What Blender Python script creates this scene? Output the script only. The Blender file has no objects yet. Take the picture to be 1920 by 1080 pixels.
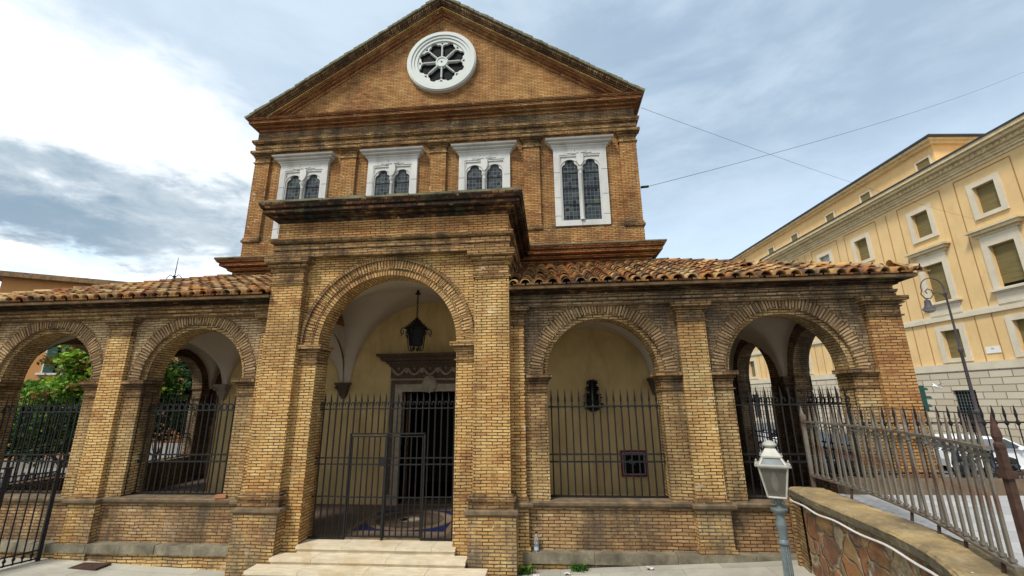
import bpy, math, random
from mathutils import Vector, Matrix
from mathutils.geometry import tessellate_polygon
random.seed(7)
R = math.radians
sc = bpy.context.scene
# ------------------------------------------------------------------ camera
cd = bpy.data.cameras.new("Camera"); cam = bpy.data.objects.new("Camera", cd)
sc.collection.objects.link(cam); sc.camera = cam
def cam_axes(yaw, pitch, roll):
    fw = Vector((-math.sin(yaw)*math.cos(pitch), math.cos(yaw)*math.cos(pitch), math.sin(pitch)))
    r = Vector((math.cos(yaw), math.sin(yaw), 0)); u = r.cross(fw)
    c, s = math.cos(roll), math.sin(roll)
    return r*c+u*s, u*c-r*s, fw
cr, cu, cf = cam_axes(0.08557453, 0.25260346, -0.01130741)
M = Matrix(((cr.x, cu.x, -cf.x, 3.194173), (cr.y, cu.y, -cf.y, -8.075094), (cr.z, cu.z, -cf.z, 2.939770), (0, 0, 0, 1)))
cam.matrix_world = M
cd.sensor_width = 36; cd.lens = 808.6244/1920*36; cd.clip_start = .05; cd.clip_end = 2000
# ------------------------------------------------------------------ world
SUN_EL, SUN_AZ = R(54), R(214)       # azimuth: direction towards the sun, clockwise from +Y
W = bpy.data.worlds.new("World"); sc.world = W; W.use_nodes = True
nt = W.node_tree; N = nt.nodes; Lk = nt.links; N.clear()
out = N.new('ShaderNodeOutputWorld'); bg = N.new('ShaderNodeBackground'); Lk.new(bg.outputs[0], out.inputs[0])
sky = N.new('ShaderNodeTexSky'); sky.sky_type = 'NISHITA'; sky.sun_disc = False
sky.sun_elevation = SUN_EL; sky.sun_rotation = SUN_AZ; sky.altitude = 50; sky.air_density = 1.0; sky.dust_density = 2.0
tc = N.new('ShaderNodeTexCoord')
def wm(op, a, b=None, c=None, clamp=False):
    n = N.new('ShaderNodeMath'); n.operation = op; n.use_clamp = clamp
    for i, v in enumerate((a, b, c)):
        if v is None: continue
        if isinstance(v, (int, float)): n.inputs[i].default_value = v
        else: Lk.new(v, n.inputs[i])
    return n.outputs[0]
def wnoise(scale, detail, rough, sx, sy, sz, off=0):
    mp = N.new('ShaderNodeMapping'); mp.inputs['Scale'].default_value = (sx, sy, sz); mp.inputs['Location'].default_value = (off, off*.7, 0)
    Lk.new(tc.outputs['Generated'], mp.inputs[0])
    n = N.new('ShaderNodeTexNoise'); n.inputs['Scale'].default_value = scale; n.inputs['Detail'].default_value = detail
    n.inputs['Roughness'].default_value = rough; n.inputs['Distortion'].default_value = .3
    Lk.new(mp.outputs[0], n.inputs['Vector']); return n.outputs['Fac']
def wmix(f, a, b):
    n = N.new('ShaderNodeMix'); n.data_type = 'RGBA'
    if isinstance(f, float): n.inputs[0].default_value = f
    else: Lk.new(f, n.inputs[0])
    for i, v in ((6, a), (7, b)):
        if isinstance(v, tuple): n.inputs[i].default_value = (*v, 1)
        else: Lk.new(v, n.inputs[i])
    return n.outputs[2]
def blob(d, wid, soft):
    v = Vector(d).normalized(); n = N.new('ShaderNodeVectorMath'); n.operation = 'DOT_PRODUCT'
    Lk.new(tc.outputs['Generated'], n.inputs[0]); n.inputs[1].default_value = v
    mr = N.new('ShaderNodeMapRange'); mr.interpolation_type = 'SMOOTHSTEP'
    mr.inputs[1].default_value = math.cos(R(wid+soft)); mr.inputs[2].default_value = math.cos(R(wid))
    Lk.new(n.outputs['Value'], mr.inputs[0]); return mr.outputs[0]
def cdir(px, py): return (cf+cr*((px-960)/808.6)+cu*((540-py)/808.6)).normalized()
mul = N.new('ShaderNodeVectorMath'); mul.operation = 'SCALE'; Lk.new(sky.outputs[0], mul.inputs[0]); mul.inputs['Scale'].default_value = .10
SKY_K = 0.92
base = wmix(0.45, mul.outputs[0], (0.42, 0.60, 0.80))
n1 = wnoise(2.6, 8, .58, 1, 1, 2.6); n2 = wnoise(5.5, 9, .6, 1, 1, 2.8, 3.1); n3 = wnoise(1.3, 6, .5, 1, 1, 1.6, 7.7)
sx = N.new('ShaderNodeSeparateXYZ'); Lk.new(tc.outputs['Generated'], sx.inputs[0])
az = wm('MULTIPLY', wm('ARCTAN2', sx.outputs[0], sx.outputs[1]), 57.2958)
el = wm('MULTIPLY', wm('ARCSINE', sx.outputs[2]), 57.2958)
def sm(v, a, b):
    mr = N.new('ShaderNodeMapRange'); mr.interpolation_type = 'SMOOTHSTEP'; mr.inputs[1].default_value = min(a, b); mr.inputs[2].default_value = max(a, b)
    if b < a: mr.inputs[3].default_value = 1; mr.inputs[4].default_value = 0
    Lk.new(v, mr.inputs[0]); return mr.outputs[0]
n4 = wnoise(14, 8, .62, 1, 1, 2.4, 5.5)
ew = wm('ADD', el, wm('ADD', wm('MULTIPLY_ADD', n1, 16, -8), wm('MULTIPLY_ADD', n4, 5, -2.5)))
aw = wm('ADD', az, wm('MULTIPLY_ADD', n2, 26, -13))
base = wmix(wm('MULTIPLY_ADD', n3, 2.4, -.75, True), (.30, .40, .52), (.39, .48, .56))
base = wmix(.25, base, mul.outputs[0])
base = wmix(wm('MULTIPLY', sm(n1, .42, .66), .5), base, (.50, .60, .69))
base = wmix(wm('MULTIPLY', sm(n2, .45, .70), .25), base, (.27, .36, .46))
# paler towards the left and low on the right
base = wmix(wm('MULTIPLY', sm(aw, 20, -45), .50), base, (.52, .62, .71))
base = wmix(wm('MULTIPLY', wm('MULTIPLY', sm(ew, 30, 15), sm(aw, -2, 10)), .50), base, (.66, .80, .94))
# the same broken cloud all round, behind the camera too
rear = wm('MULTIPLY', sm(sx.outputs[1], .1, -.5), sm(n1, .40, .60))
base = wmix(rear, base, (.80, .82, .84))
white = wm('MULTIPLY', wm('MULTIPLY', sm(ew, 21, 26.5), sm(ew, 37, 29)), sm(aw, -36, -49))
c1 = wmix(wm('MULTIPLY', white, .98), base, (.90, .91, .92))
edge = wm('MULTIPLY', wm('MULTIPLY', sm(aw, -24, -38), sm(ew, 33, 24)), .75)
c1 = wmix(edge, c1, (.86, .89, .92))
bank = wm('MULTIPLY', wm('MULTIPLY', sm(ew, 26.5, 22.5), sm(ew, 12.5, 15.5)), sm(aw, -31, -41))
bankc = wmix(wm('MULTIPLY_ADD', n4, 2.6, -.85, True), (.27, .35, .42), (.46, .52, .57))
c2 = wmix(wm('MULTIPLY', bank, sm(n2, .32, .48)), c1, bankc)
streak = wm('MULTIPLY', wm('MULTIPLY', sm(ew, 12.0, 14.5), sm(ew, 19, 16.5)), sm(aw, -44, -52))
c3 = wmix(wm('MULTIPLY', streak, .85), c2, (.20, .28, .36))
under = wm('MULTIPLY', sm(ew, 15, 12.5), sm(az, -10, -30))
c4 = wmix(wm('MULTIPLY', under, .9), c3, wmix(sm(n4, .40, .58), (.62, .78, .90), (.98, .99, 1.0)))
Lk.new(c4, bg.inputs[0]); bg.inputs[1].default_value = SKY_K
# ------------------------------------------------------------------ sun + exposure
sd = bpy.data.lights.new("Sun", 'SUN'); sun = bpy.data.objects.new("Sun", sd); sc.collection.objects.link(sun)
sd.energy = 2.4; sd.angle = R(11); sd.color = (1, .95, .87)
sdir = Vector((math.sin(SUN_AZ)*math.cos(SUN_EL), math.cos(SUN_AZ)*math.cos(SUN_EL), math.sin(SUN_EL)))
sun.rotation_euler = sdir.to_track_quat('Z', 'Y').to_euler()
sc.view_settings.view_transform = 'Standard'; sc.view_settings.look = 'None'; sc.view_settings.exposure = 0.70; sc.view_settings.gamma = 1
sc.render.engine = 'CYCLES'
# ------------------------------------------------------------------ materials
def new_mat(name):
    m = bpy.data.materials.new(name); m.use_nodes = True; return m
class MN:
    def __init__(s, name):
        s.m = new_mat(name); s.t = s.m.node_tree; s.N = s.t.nodes; s.L = s.t.links
        s.b = s.N['Principled BSDF']
        s.tc = s.N.new('ShaderNodeTexCoord')
    def n(s, ty, **kw):
        x = s.N.new(ty)
        for k, v in kw.items(): setattr(x, k, v)
        return x
    def set(s, node, idx, v):
        if isinstance(v, bpy.types.NodeSocket): s.L.new(v, node.inputs[idx])
        elif isinstance(v, tuple) and len(v) == 3 and node.inputs[idx].type == 'RGBA': node.inputs[idx].default_value = (*v, 1)
        else: node.inputs[idx].default_value = v
    def math(s, op, a, b=0., c=0., clamp=False):
        x = s.n('ShaderNodeMath', operation=op); x.use_clamp = clamp
        s.set(x, 0, a); s.set(x, 1, b); s.set(x, 2, c); return x.outputs[0]
    def mix(s, f, a, b, mode='MIX'):
        x = s.n('ShaderNodeMix', data_type='RGBA', blend_type=mode)
        s.set(x, 0, f); s.set(x, 6, a); s.set(x, 7, b); return x.outputs[2]
    def noise(s, scale, detail=5, rough=.55, sv=(1, 1, 1), dist=0, src='Object', off=0):
        mp = s.n('ShaderNodeMapping'); mp.inputs['Scale'].default_value = sv; mp.inputs['Location'].default_value = (off, off, off)
        s.L.new(s.tc.outputs[src], mp.inputs[0])
        x = s.n('ShaderNodeTexNoise'); x.inputs['Scale'].default_value = scale; x.inputs['Detail'].default_value = detail
        x.inputs['Roughness'].default_value = rough; x.inputs['Distortion'].default_value = dist
        s.L.new(mp.outputs[0], x.inputs['Vector']); return x.outputs['Fac']
    def ramp(s, f, stops):
        x = s.n('ShaderNodeValToRGB'); e = x.color_ramp.elements
        while len(e) < len(stops): e.new(.5)
        for i, (p, c) in enumerate(stops):
            e[i].position = p; e[i].color = (*c, 1) if isinstance(c, tuple) else (c, c, c, 1)
        s.set(x, 0, f); return x.outputs[0]
    def bump(s, h, strength=.5, dist=.01):
        x = s.n('ShaderNodeBump'); x.inputs['Strength'].default_value = strength; x.inputs['Distance'].default_value = dist
        s.set(x, 'Height', h); s.L.new(x.outputs[0], s.b.inputs['Normal'])
    def col(s, c): s.set(s.b, 'Base Color', c)
    def rough(s, r): s.set(s.b, 'Roughness', r)
    def rnd(s):
        x = s.n('ShaderNodeAttribute'); x.attribute_name = 'rnd'; return x.outputs['Fac']

def brick_mat(name, pal, mortar, h=.053, l=.195, stain=.25, stain_col=(.035, .028, .02), light=.12, light_col=(.62, .5, .33), grime_z=None, msize=.008, grn=0.0, con=.42):
    s = MN(name)
    uv = s.tc.outputs['UV']
    nz = s.n('ShaderNodeTexNoise'); nz.inputs['Scale'].default_value = 3.1; nz.inputs['Detail'].default_value = 3; s.L.new(uv, nz.inputs['Vector'])
    va = s.n('ShaderNodeVectorMath', operation='MULTIPLY_ADD'); s.L.new(nz.outputs['Color'], va.inputs[0])
    va.inputs[1].default_value = (.07, .034, 0); s.L.new(uv, va.inputs[2])
    br = s.n('ShaderNodeTexBrick'); br.offset = .5
    s.L.new(va.outputs[0], br.inputs['Vector'])
    br.inputs['Color1'].default_value = (0, 0, 0, 1); br.inputs['Color2'].default_value = (1, 1, 1, 1); br.inputs['Mortar'].default_value = (.5, .5, .5, 1)
    br.inputs['Scale'].default_value = 1; br.inputs['Mortar Size'].default_value = msize; br.inputs['Mortar Smooth'].default_value = .25
    br.inputs['Bias'].default_value = 0; br.inputs['Brick Width'].default_value = l; br.inputs['Row Height'].default_value = h
    big = s.noise(.55, 6, .6)
    mid = s.noise(3.2, 5, .6, off=5)
    f = s.math('ADD', s.math('MULTIPLY_ADD', br.outputs['Color'], con, .5-con/2), s.math('MULTIPLY_ADD', big, 1.1, -.55))
    f = s.math('ADD', f, s.math('MULTIPLY_ADD', mid, .8, -.4))
    c = s.ramp(f, pal)
    fine = s.noise(38, 4, .7)
    c = s.mix(s.math('MULTIPLY_ADD', fine, .9, -.2, True), c, s.mix(1., c, (.62, .60, .58), 'MULTIPLY'))
    # mortar lines, uneven in depth
    mf = s.math('MULTIPLY', br.outputs['Fac'], s.math('MULTIPLY_ADD', s.noise(4.5, 3, .5, off=9), 1.6, .1, True))
    c = s.mix(mf, c, mortar)
    # pale worn patches and lime
    lt = s.math('MULTIPLY_ADD', s.noise(1.1, 8, .68, off=17), 5.5, -3.3, True)
    c = s.mix(s.math('MULTIPLY', lt, light), c, light_col)
    spk = s.math('GREATER_THAN', s.noise(6.0, 2, .4, off=31), .735)
    c = s.mix(s.math('MULTIPLY', spk, .5), c, (.62, .56, .44))
    # weather stains, streaking down
    st = s.noise(1.0, 7, .65, (1.6, 1.6, .55), .5, off=23)
    stf = s.math('MULTIPLY', s.math('MULTIPLY_ADD', st, 4.6, -2.0, True), stain)
    c = s.mix(stf, c, stain_col)
    # patchy soot and repointed areas of different tone
    pt = s.math('MULTIPLY_ADD', s.noise(.9, 9, .72, (1, 1, 1.4), .8, off=53), 2.6, -.62, True)
    c = s.mix(s.math('SUBTRACT', .42, s.math('MULTIPLY', pt, .42)), c, s.mix(1., c, (.42, .37, .34), 'MULTIPLY'))
    gr = s.math('MULTIPLY_ADD', s.noise(16, 6, .75, (1, 1, 1.8), .4, off=61), 5.5, -3.1, True)
    c = s.mix(s.math('MULTIPLY', gr, .6), c, s.mix(1., c, (.30, .25, .22), 'MULTIPLY'))
    hi = s.math('MULTIPLY_ADD', s.noise(9, 5, .7, (1, 1, 3), .2, off=71), 6, -3.6, True)
    c = s.mix(s.math('MULTIPLY', hi, .5), c, light_col)
    if grn:
        g = s.math('MULTIPLY', s.math('MULTIPLY_ADD', s.noise(1.7, 6, .6, off=41), 5, -2.7, True), grn)
        c = s.mix(g, c, (.17, .20, .09))
    s.col(c); s.rough(.9); s.set(s.b, 'Specular IOR Level', .15)
    hgt = s.math('ADD', s.math('MULTIPLY', br.outputs['Fac'], -1.0), s.math('MULTIPLY', fine, .5))
    hgt = s.math('ADD', hgt, s.math('MULTIPLY', br.outputs['Color'], .45))
    s.bump(hgt, 1.0, .02)
    return s.m
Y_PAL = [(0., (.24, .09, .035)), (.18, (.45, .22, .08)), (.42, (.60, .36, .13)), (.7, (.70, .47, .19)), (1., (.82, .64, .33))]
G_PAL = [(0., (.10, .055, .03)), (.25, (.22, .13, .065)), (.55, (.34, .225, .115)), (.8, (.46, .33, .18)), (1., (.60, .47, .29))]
R_PAL = [(0., (.14, .045, .02)), (.25, (.30, .11, .042)), (.55, (.39, .185, .07)), (.8, (.48, .27, .11)), (1., (.58, .37, .17))]
O_PAL = [(0., (.19, .072, .028)), (.25, (.36, .165, .06)), (.5, (.48, .255, .092)), (.78, (.58, .34, .13)), (1., (.70, .46, .21))]
M_BW = brick_mat('yellow_brick', Y_PAL, (.06, .033, .014), stain=.45)
M_BP = brick_mat('plinth_brick', Y_PAL, (.06, .040, .022), h=.054, l=.20, stain=.85, stain_col=(.10, .085, .065), msize=.009, grn=.2)
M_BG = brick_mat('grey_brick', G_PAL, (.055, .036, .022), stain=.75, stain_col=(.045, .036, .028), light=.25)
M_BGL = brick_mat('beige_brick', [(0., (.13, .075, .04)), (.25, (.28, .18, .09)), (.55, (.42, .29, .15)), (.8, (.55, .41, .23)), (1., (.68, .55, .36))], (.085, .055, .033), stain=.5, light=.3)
M_BJ = brick_mat('worn_yellow_brick', [(0., (.17, .08, .038)), (.2, (.34, .19, .08)), (.45, (.47, .30, .125)), (.75, (.58, .41, .19)), (1., (.72, .56, .31))], (.05, .03, .015), stain=.65, light=.2)
M_BLW = brick_mat('brown_parapet_brick', [(0., (.13, .06, .03)), (.25, (.27, .15, .07)), (.55, (.40, .245, .11)), (.8, (.50, .33, .16)), (1., (.62, .46, .27))], (.055, .035, .02), h=.055, l=.20, stain=.85, stain_col=(.07, .055, .04), light=.5, light_col=(.5, .44, .34))
M_BR = brick_mat('red_brick', R_PAL, (.05, .025, .012), stain=.45)
M_BO = brick_mat('orange_brick', O_PAL, (.075, .038, .017), stain=.4)
M_BD = brick_mat('dark_brick', [(0, (.03, .017, .01)), (.3, (.08, .045, .025)), (.6, (.16, .095, .05)), (1., (.31, .2, .11))], (.03, .02, .014), stain=.75, light=.25)
M_BM = brick_mat('moulding_brick', [(0, (.12, .062, .03)), (.3, (.26, .145, .06)), (.6, (.40, .245, .10)), (1., (.56, .38, .18))], (.06, .035, .018), h=.056, l=.20, stain=.85, msize=.008, con=.5)
M_RK = brick_mat('dark_rowlock_brick', [(0, (.07, .038, .022)), (.35, (.17, .09, .045)), (.62, (.30, .18, .08)), (1., (.46, .33, .17))], (.03, .02, .012), h=.3, l=.07, stain=.6, msize=.014, con=.7)
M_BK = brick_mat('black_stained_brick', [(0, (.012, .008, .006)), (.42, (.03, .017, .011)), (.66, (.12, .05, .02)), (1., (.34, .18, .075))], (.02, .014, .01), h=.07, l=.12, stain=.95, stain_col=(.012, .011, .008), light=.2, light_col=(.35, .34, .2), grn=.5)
M_VO = brick_mat('voussoir_brick', [(0, (.24, .12, .05)), (.3, (.41, .225, .085)), (.6, (.54, .34, .14)), (1., (.66, .46, .24))], (.075, .042, .02), h=.060, l=.4, stain=.3, msize=.010)
M_VG = brick_mat('worn_voussoir_brick', [(0, (.16, .09, .045)), (.3, (.30, .185, .09)), (.6, (.44, .29, .145)), (1., (.58, .42, .25))], (.05, .034, .02), h=.060, l=.4, stain=.5, msize=.012)

def plain(name, col, var=.15, rough=.8, scale=6, bump=.2, metal=0, stain=0, stain_col=(.05, .04, .03), spec=.3, dist=.01, sv=(1, 1, 1)):
    s = MN(name); a = s.noise(scale, 6, .6, sv); b = s.noise(scale*7, 4, .6, off=3)
    d = tuple(x*(1-var) for x in col); e = tuple(min(1, x*(1+var)) for x in col)
    c = s.mix(s.math('MULTIPLY_ADD', a, 2.4, -.7, True), d, e)
    c = s.mix(s.math('MULTIPLY', b, var), c, tuple(x*.5 for x in col))
    if stain:
        st = s.math('MULTIPLY', s.math('MULTIPLY_ADD', s.noise(1.3, 7, .68, (1.5, 1.5, .5), .6, off=11), 4.5, -2.2, True), stain)
        c = s.mix(st, c, stain_col)
    s.col(c); s.rough(rough); s.set(s.b, 'Metallic', metal); s.set(s.b, 'Specular IOR Level', spec)
    s.bump(s.math('ADD', a, s.math('MULTIPLY', b, .5)), bump, dist)
    return s.m
M_MARBLE = plain('white_marble', (.50, .50, .475), .12, .6, 2.5, .15, stain=.6, stain_col=(.27, .265, .24), sv=(1, 1, .4))
M_ROSE = plain('pale_marble', (.48, .515, .485), .05, .55, 3, .06, stain=.10, stain_col=(.45, .47, .44))
M_SILL = plain('weathered_stone', (.17, .12, .07), .6, .95, 5, 1., stain=.95, stain_col=(.07, .06, .045))
M_BENCH = plain('grey_bench_stone', (.20, .175, .12), .75, .9, 3, .8, stain=.8, stain_col=(.07, .06, .045), dist=.02)
M_STEP = plain('travertine', (.58, .50, .36), .2, .6, 4, .35, stain=.7, stain_col=(.40, .28, .13), sv=(1, 3, 3))
M_PLAST = plain('ochre_plaster', (.62, .45, .20), .2, .9, 1.1, .15, stain=.7, stain_col=(.38, .23, .09))
M_VAULT = plain('vault_plaster', (.56, .47, .36), .06, .9, 1.1, .05, stain=.15, stain_col=(.28, .22, .16))
M_IRON = plain('dark_iron', (.011, .010, .010), .35, .6, 12, .3, spec=.25)
M_IRONB = plain('black_iron', (.008, .008, .009), .3, .5, 12, .3, metal=.2)
M_DARK = plain('painted_dark', (.01, .009, .008), .2, .95, 2, 0)  # near-black colour stands in for the unlit church interior
M_DOORST = plain('carved_door_stone', (.33, .27, .19), .25, .8, 9, .5, stain=.5, stain_col=(.07, .045, .03))
M_CARVE = plain('dark_carved_stone', (.13, .085, .055), .5, .85, 22, 1., stain=.6, stain_col=(.03, .02, .015), dist=.03)
M_PAINT = None
def galv():
    s = MN('weathered_grey_iron'); a = s.noise(7, 6, .65); b = s.noise(2.2, 7, .7, off=4)
    c = s.mix(a, (.085, .075, .06), (.25, .225, .18))
    c = s.mix(s.math('MULTIPLY_ADD', b, 6, -2.9, True), c, (.12, .055, .03))
    s.col(c); s.rough(.6); s.set(s.b, 'Metallic', .25); s.bump(a, .4, .004); return s.m
M_RAIL = galv()
M_RUST = plain('rusty_iron', (.06, .03, .02), .5, .8, 14, .6, stain=.4, stain_col=(.05, .03, .025), dist=.005)
M_LAMPP = plain('blue_grey_paint', (.12, .145, .145), .3, .5, 14, .15, stain=.5, stain_col=(.06, .05, .04), spec=.4)
M_LAMPW = plain('white_lamp_paint', (.35, .34, .29), .15, .45, 12, .1, stain=.5, stain_col=(.3, .27, .2), spec=.5)
def tile_mat():
    s = MN('roof_tile'); r = s.rnd(); a = s.noise(5, 6, .65); b = s.noise(22, 4, .6, off=2)
    c = s.ramp(s.math('ADD', r, s.math('MULTIPLY_ADD', a, .5, -.25)), [(0, (.13, .055, .028)), (.22, (.34, .125, .04)), (.45, (.48, .22, .07)), (.7, (.52, .31, .11)), (1, (.58, .42, .21))])
    c = s.mix(s.math('MULTIPLY_ADD', s.noise(2.4, 7, .7, off=8), 5.0, -2.15, True), c, (.085, .062, .042))
    c = s.mix(s.math('MULTIPLY', b, .35), c, (.07, .05, .035))
    s.col(c); s.rough(.9); s.set(s.b, 'Specular IOR Level', .15); s.bump(s.math('ADD', a, b), .5, .012); return s.m
M_TILE = tile_mat()
M_PAN = plain('flat_roof_tile', (.28, .17, .085), .45, .9, 5, .7, stain=.8, stain_col=(.05, .04, .03), dist=.02)
M_LEDGE = plain('mossy_coping', (.16, .15, .09), .45, .95, 5, .8, stain=.6, stain_col=(.03, .03, .02), dist=.02)
def glass_mat():
    s = MN('leaded_glass'); uv = s.tc.outputs['UV']
    br = s.n('ShaderNodeTexBrick'); br.offset = .0; s.L.new(uv, br.inputs['Vector'])
    br.inputs['Color1'].default_value = (0, 0, 0, 1); br.inputs['Color2'].default_value = (1, 1, 1, 1); br.inputs['Scale'].default_value = 1
    br.inputs['Mortar Size'].default_value = .006; br.inputs['Brick Width'].default_value = .105; br.inputs['Row Height'].default_value = .118
    c = s.ramp(br.outputs['Color'], [(0, (.006, .007, .01)), (.3, (.016, .022, .03)), (.6, (.03, .04, .05)), (.85, (.03, .05, .035)), (1, (.075, .085, .08))])
    c = s.mix(br.outputs['Fac'], c, (.10, .11, .12)); s.col(c); s.rough(.35); s.set(s.b, 'Specular IOR Level', .18)
    s.bump(br.outputs['Color'], .3, .01); return s.m
M_GLASS = glass_mat()
M_BLACKG = plain('dark_window_glass', (.006, .006, .008), .1, .6, 3, .0, spec=.06)
def ground_mat(name, a, b, crack=.0, stain=.3, slab=None):
    s = MN(name); n = s.noise(.8, 8, .62); f = s.noise(30, 4, .7, off=5)
    c = s.mix(s.math('MULTIPLY_ADD', n, 2.5, -.75, True), a, b)
    c = s.mix(s.math('MULTIPLY', f, .4), c, tuple(x*.55 for x in a))
    c = s.mix(s.math('MULTIPLY', s.math('MULTIPLY_ADD', s.noise(.5, 8, .7, off=13), 5, -2.7, True), stain), c, tuple(x*.5 for x in a))
    hb = f
    if slab:
        br = s.n('ShaderNodeTexBrick'); s.L.new(s.tc.outputs['Object'], br.inputs['Vector']); br.offset = .5
        br.inputs['Scale'].default_value = 1; br.inputs['Mortar Size'].default_value = slab[2]; br.inputs['Brick Width'].default_value = slab[0]; br.inputs['Row Height'].default_value = slab[1]
        br.inputs['Color1'].default_value = (.75, .75, .75, 1); br.inputs['Color2'].default_value = (1, 1, 1, 1); br.inputs['Mortar'].default_value = (.5, .48, .44, 1)
        c = s.mix(1., c, br.outputs['Color'], 'MULTIPLY'); hb = s.math('ADD', f, s.math('MULTIPLY', br.outputs['Fac'], -1.2))
    s.col(c); s.rough(.85); s.bump(hb, .5, .012); return s.m
M_COURT = ground_mat('court_stone', (.36, .34, .28), (.54, .52, .43), stain=.7, slab=(1.3, .8, .004))
M_PAVE = ground_mat('platform_paving', (.42, .42, .42), (.52, .52, .52), slab=(.6, .4, .006), stain=.15)
M_ASPH = ground_mat('asphalt', (.10, .10, .10), (.17, .165, .16))
M_EARTH = ground_mat('far_ground', (.10, .10, .085), (.17, .16, .13))
M_FLOOR = ground_mat('portico_floor', (.13, .095, .07), (.22, .16, .115), slab=(.5, .5, .006))
def cope():
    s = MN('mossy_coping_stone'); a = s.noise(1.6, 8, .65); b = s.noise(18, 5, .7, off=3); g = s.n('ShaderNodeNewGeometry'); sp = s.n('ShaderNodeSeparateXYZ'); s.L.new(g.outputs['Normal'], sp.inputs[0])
    c = s.mix(s.math('MULTIPLY_ADD', a, 3.4, -1.2, True), (.20, .145, .07), (.50, .35, .15))
    c = s.mix(s.math('MULTIPLY_ADD', s.noise(3.5, 7, .7, off=9), 5, -2.7, True), c, (.50, .42, .26))
    c = s.mix(s.math('MULTIPLY_ADD', s.noise(1.1, 8, .7, off=21), 6, -3.1, True), c, (.055, .05, .04))
    c = s.mix(s.math('MULTIPLY', b, .55), c, (.07, .06, .04))
    spk = s.math('GREATER_THAN', s.noise(22, 2, .4, off=31), .74); c = s.mix(s.math('MULTIPLY', spk, .7), c, (.6, .58, .5))
    # faces that don't point up are mixed towards near-black by their normal
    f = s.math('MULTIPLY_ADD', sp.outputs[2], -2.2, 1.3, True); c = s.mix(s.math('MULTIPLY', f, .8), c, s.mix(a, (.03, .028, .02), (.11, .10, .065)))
    s.col(c); s.rough(.95); s.bump(s.math('ADD', a, b), 1.0, .02); return s.m
M_COPE = cope()
def rubble():
    s = MN('rubble_stone'); v = s.n('ShaderNodeTexVoronoi', feature='F1'); d = s.n('ShaderNodeTexVoronoi', feature='DISTANCE_TO_EDGE')
    nz = s.n('ShaderNodeTexNoise'); nz.inputs['Scale'].default_value = 3; s.L.new(s.tc.outputs['UV'], nz.inputs['Vector'])
    va = s.n('ShaderNodeVectorMath', operation='MULTIPLY_ADD'); s.L.new(nz.outputs['Color'], va.inputs[0]); va.inputs[1].default_value = (.34, .30, 0); s.L.new(s.tc.outputs['UV'], va.inputs[2])
    for x in (v, d): x.inputs['Scale'].default_value = 3.4; s.L.new(va.outputs[0], x.inputs['Vector'])
    hs = s.n('ShaderNodeSeparateColor'); s.L.new(v.outputs['Color'], hs.inputs[0])
    c = s.ramp(hs.outputs[0], [(0, (.07, .06, .05)), (.2, (.26, .09, .03)), (.4, (.38, .16, .045)), (.62, (.17, .08, .035)), (.8, (.36, .22, .08)), (1, (.46, .40, .28))])
    n = s.noise(14, 6, .7); n2 = s.noise(5, 7, .7, off=7)
    c = s.mix(s.math('MULTIPLY', n, .6), c, (.09, .05, .03))
    c = s.mix(s.math('MULTIPLY_ADD', n2, 4, -1.9, True), c, (.30, .17, .07))
    wdt = s.math('MULTIPLY_ADD', s.noise(4, 5, .7, off=2), -38, 4)
    e = s.math('ADD', s.math('MULTIPLY', d.outputs['Distance'], wdt), 1.25); e = s.math('MULTIPLY', e, .9, 0, True)
    c = s.mix(e, c, s.mix(s.math('MULTIPLY_ADD', s.noise(6, 6, .7, off=3), 4, -1.6, True), (.13, .09, .055), (.42, .35, .23)))
    c = s.mix(s.math('MULTIPLY_ADD', s.noise(2.6, 7, .65, off=19), 9, -5.6, True), c, (.50, .47, .40))
    c = s.mix(s.math('MULTIPLY_ADD', s.noise(1.8, 7, .7, off=29), 5, -2.7, True), c, (.05, .04, .03))
    s.col(c); s.rough(.9); s.bump(s.math('ADD', s.math('MULTIPLY', e, -.9), s.math('MULTIPLY', n, .5)), 1., .045); return s.m
M_RUBBLE = rubble()
def leaf_mat(name, stops):
    s = MN(name); r = s.rnd(); a = s.noise(.9, 4, .6)
    c = s.ramp(s.math('ADD', r, s.math('MULTIPLY_ADD', a, .7, -.35)), stops)
    s.col(c); s.rough(.6); s.set(s.b, 'Specular IOR Level', .25)
    tr = s.n('ShaderNodeBsdfTranslucent'); s.L.new(c, tr.inputs[0]); mx = s.n('ShaderNodeMixShader'); mx.inputs[0].default_value = .3
    s.L.new(s.b.outputs[0], mx.inputs[1]); s.L.new(tr.outputs[0], mx.inputs[2]); s.L.new(mx.outputs[0], s.N['Material Output'].inputs[0]); return s.m
M_LEAF = leaf_mat('autumn_leaf', [(0, (.26, .08, .035)), (.14, (.24, .14, .03)), (.28, (.04, .12, .014)), (.55, (.13, .27, .022)), (.8, (.28, .42, .035)), (1, (.50, .52, .08))])
M_LEAFD = leaf_mat('dark_leaf', [(0, (.008, .02, .008)), (.4, (.02, .05, .014)), (.8, (.05, .10, .02)), (1, (.16, .22, .03))])
M_FLASH = plain('lime_flashing', (.42, .42, .40), .15, .9, 5, .3, stain=.4, stain_col=(.15, .13, .1))
M_BARK = plain('bark', (.07, .05, .035), .4, .9, 9, .8, dist=.02)
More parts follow.
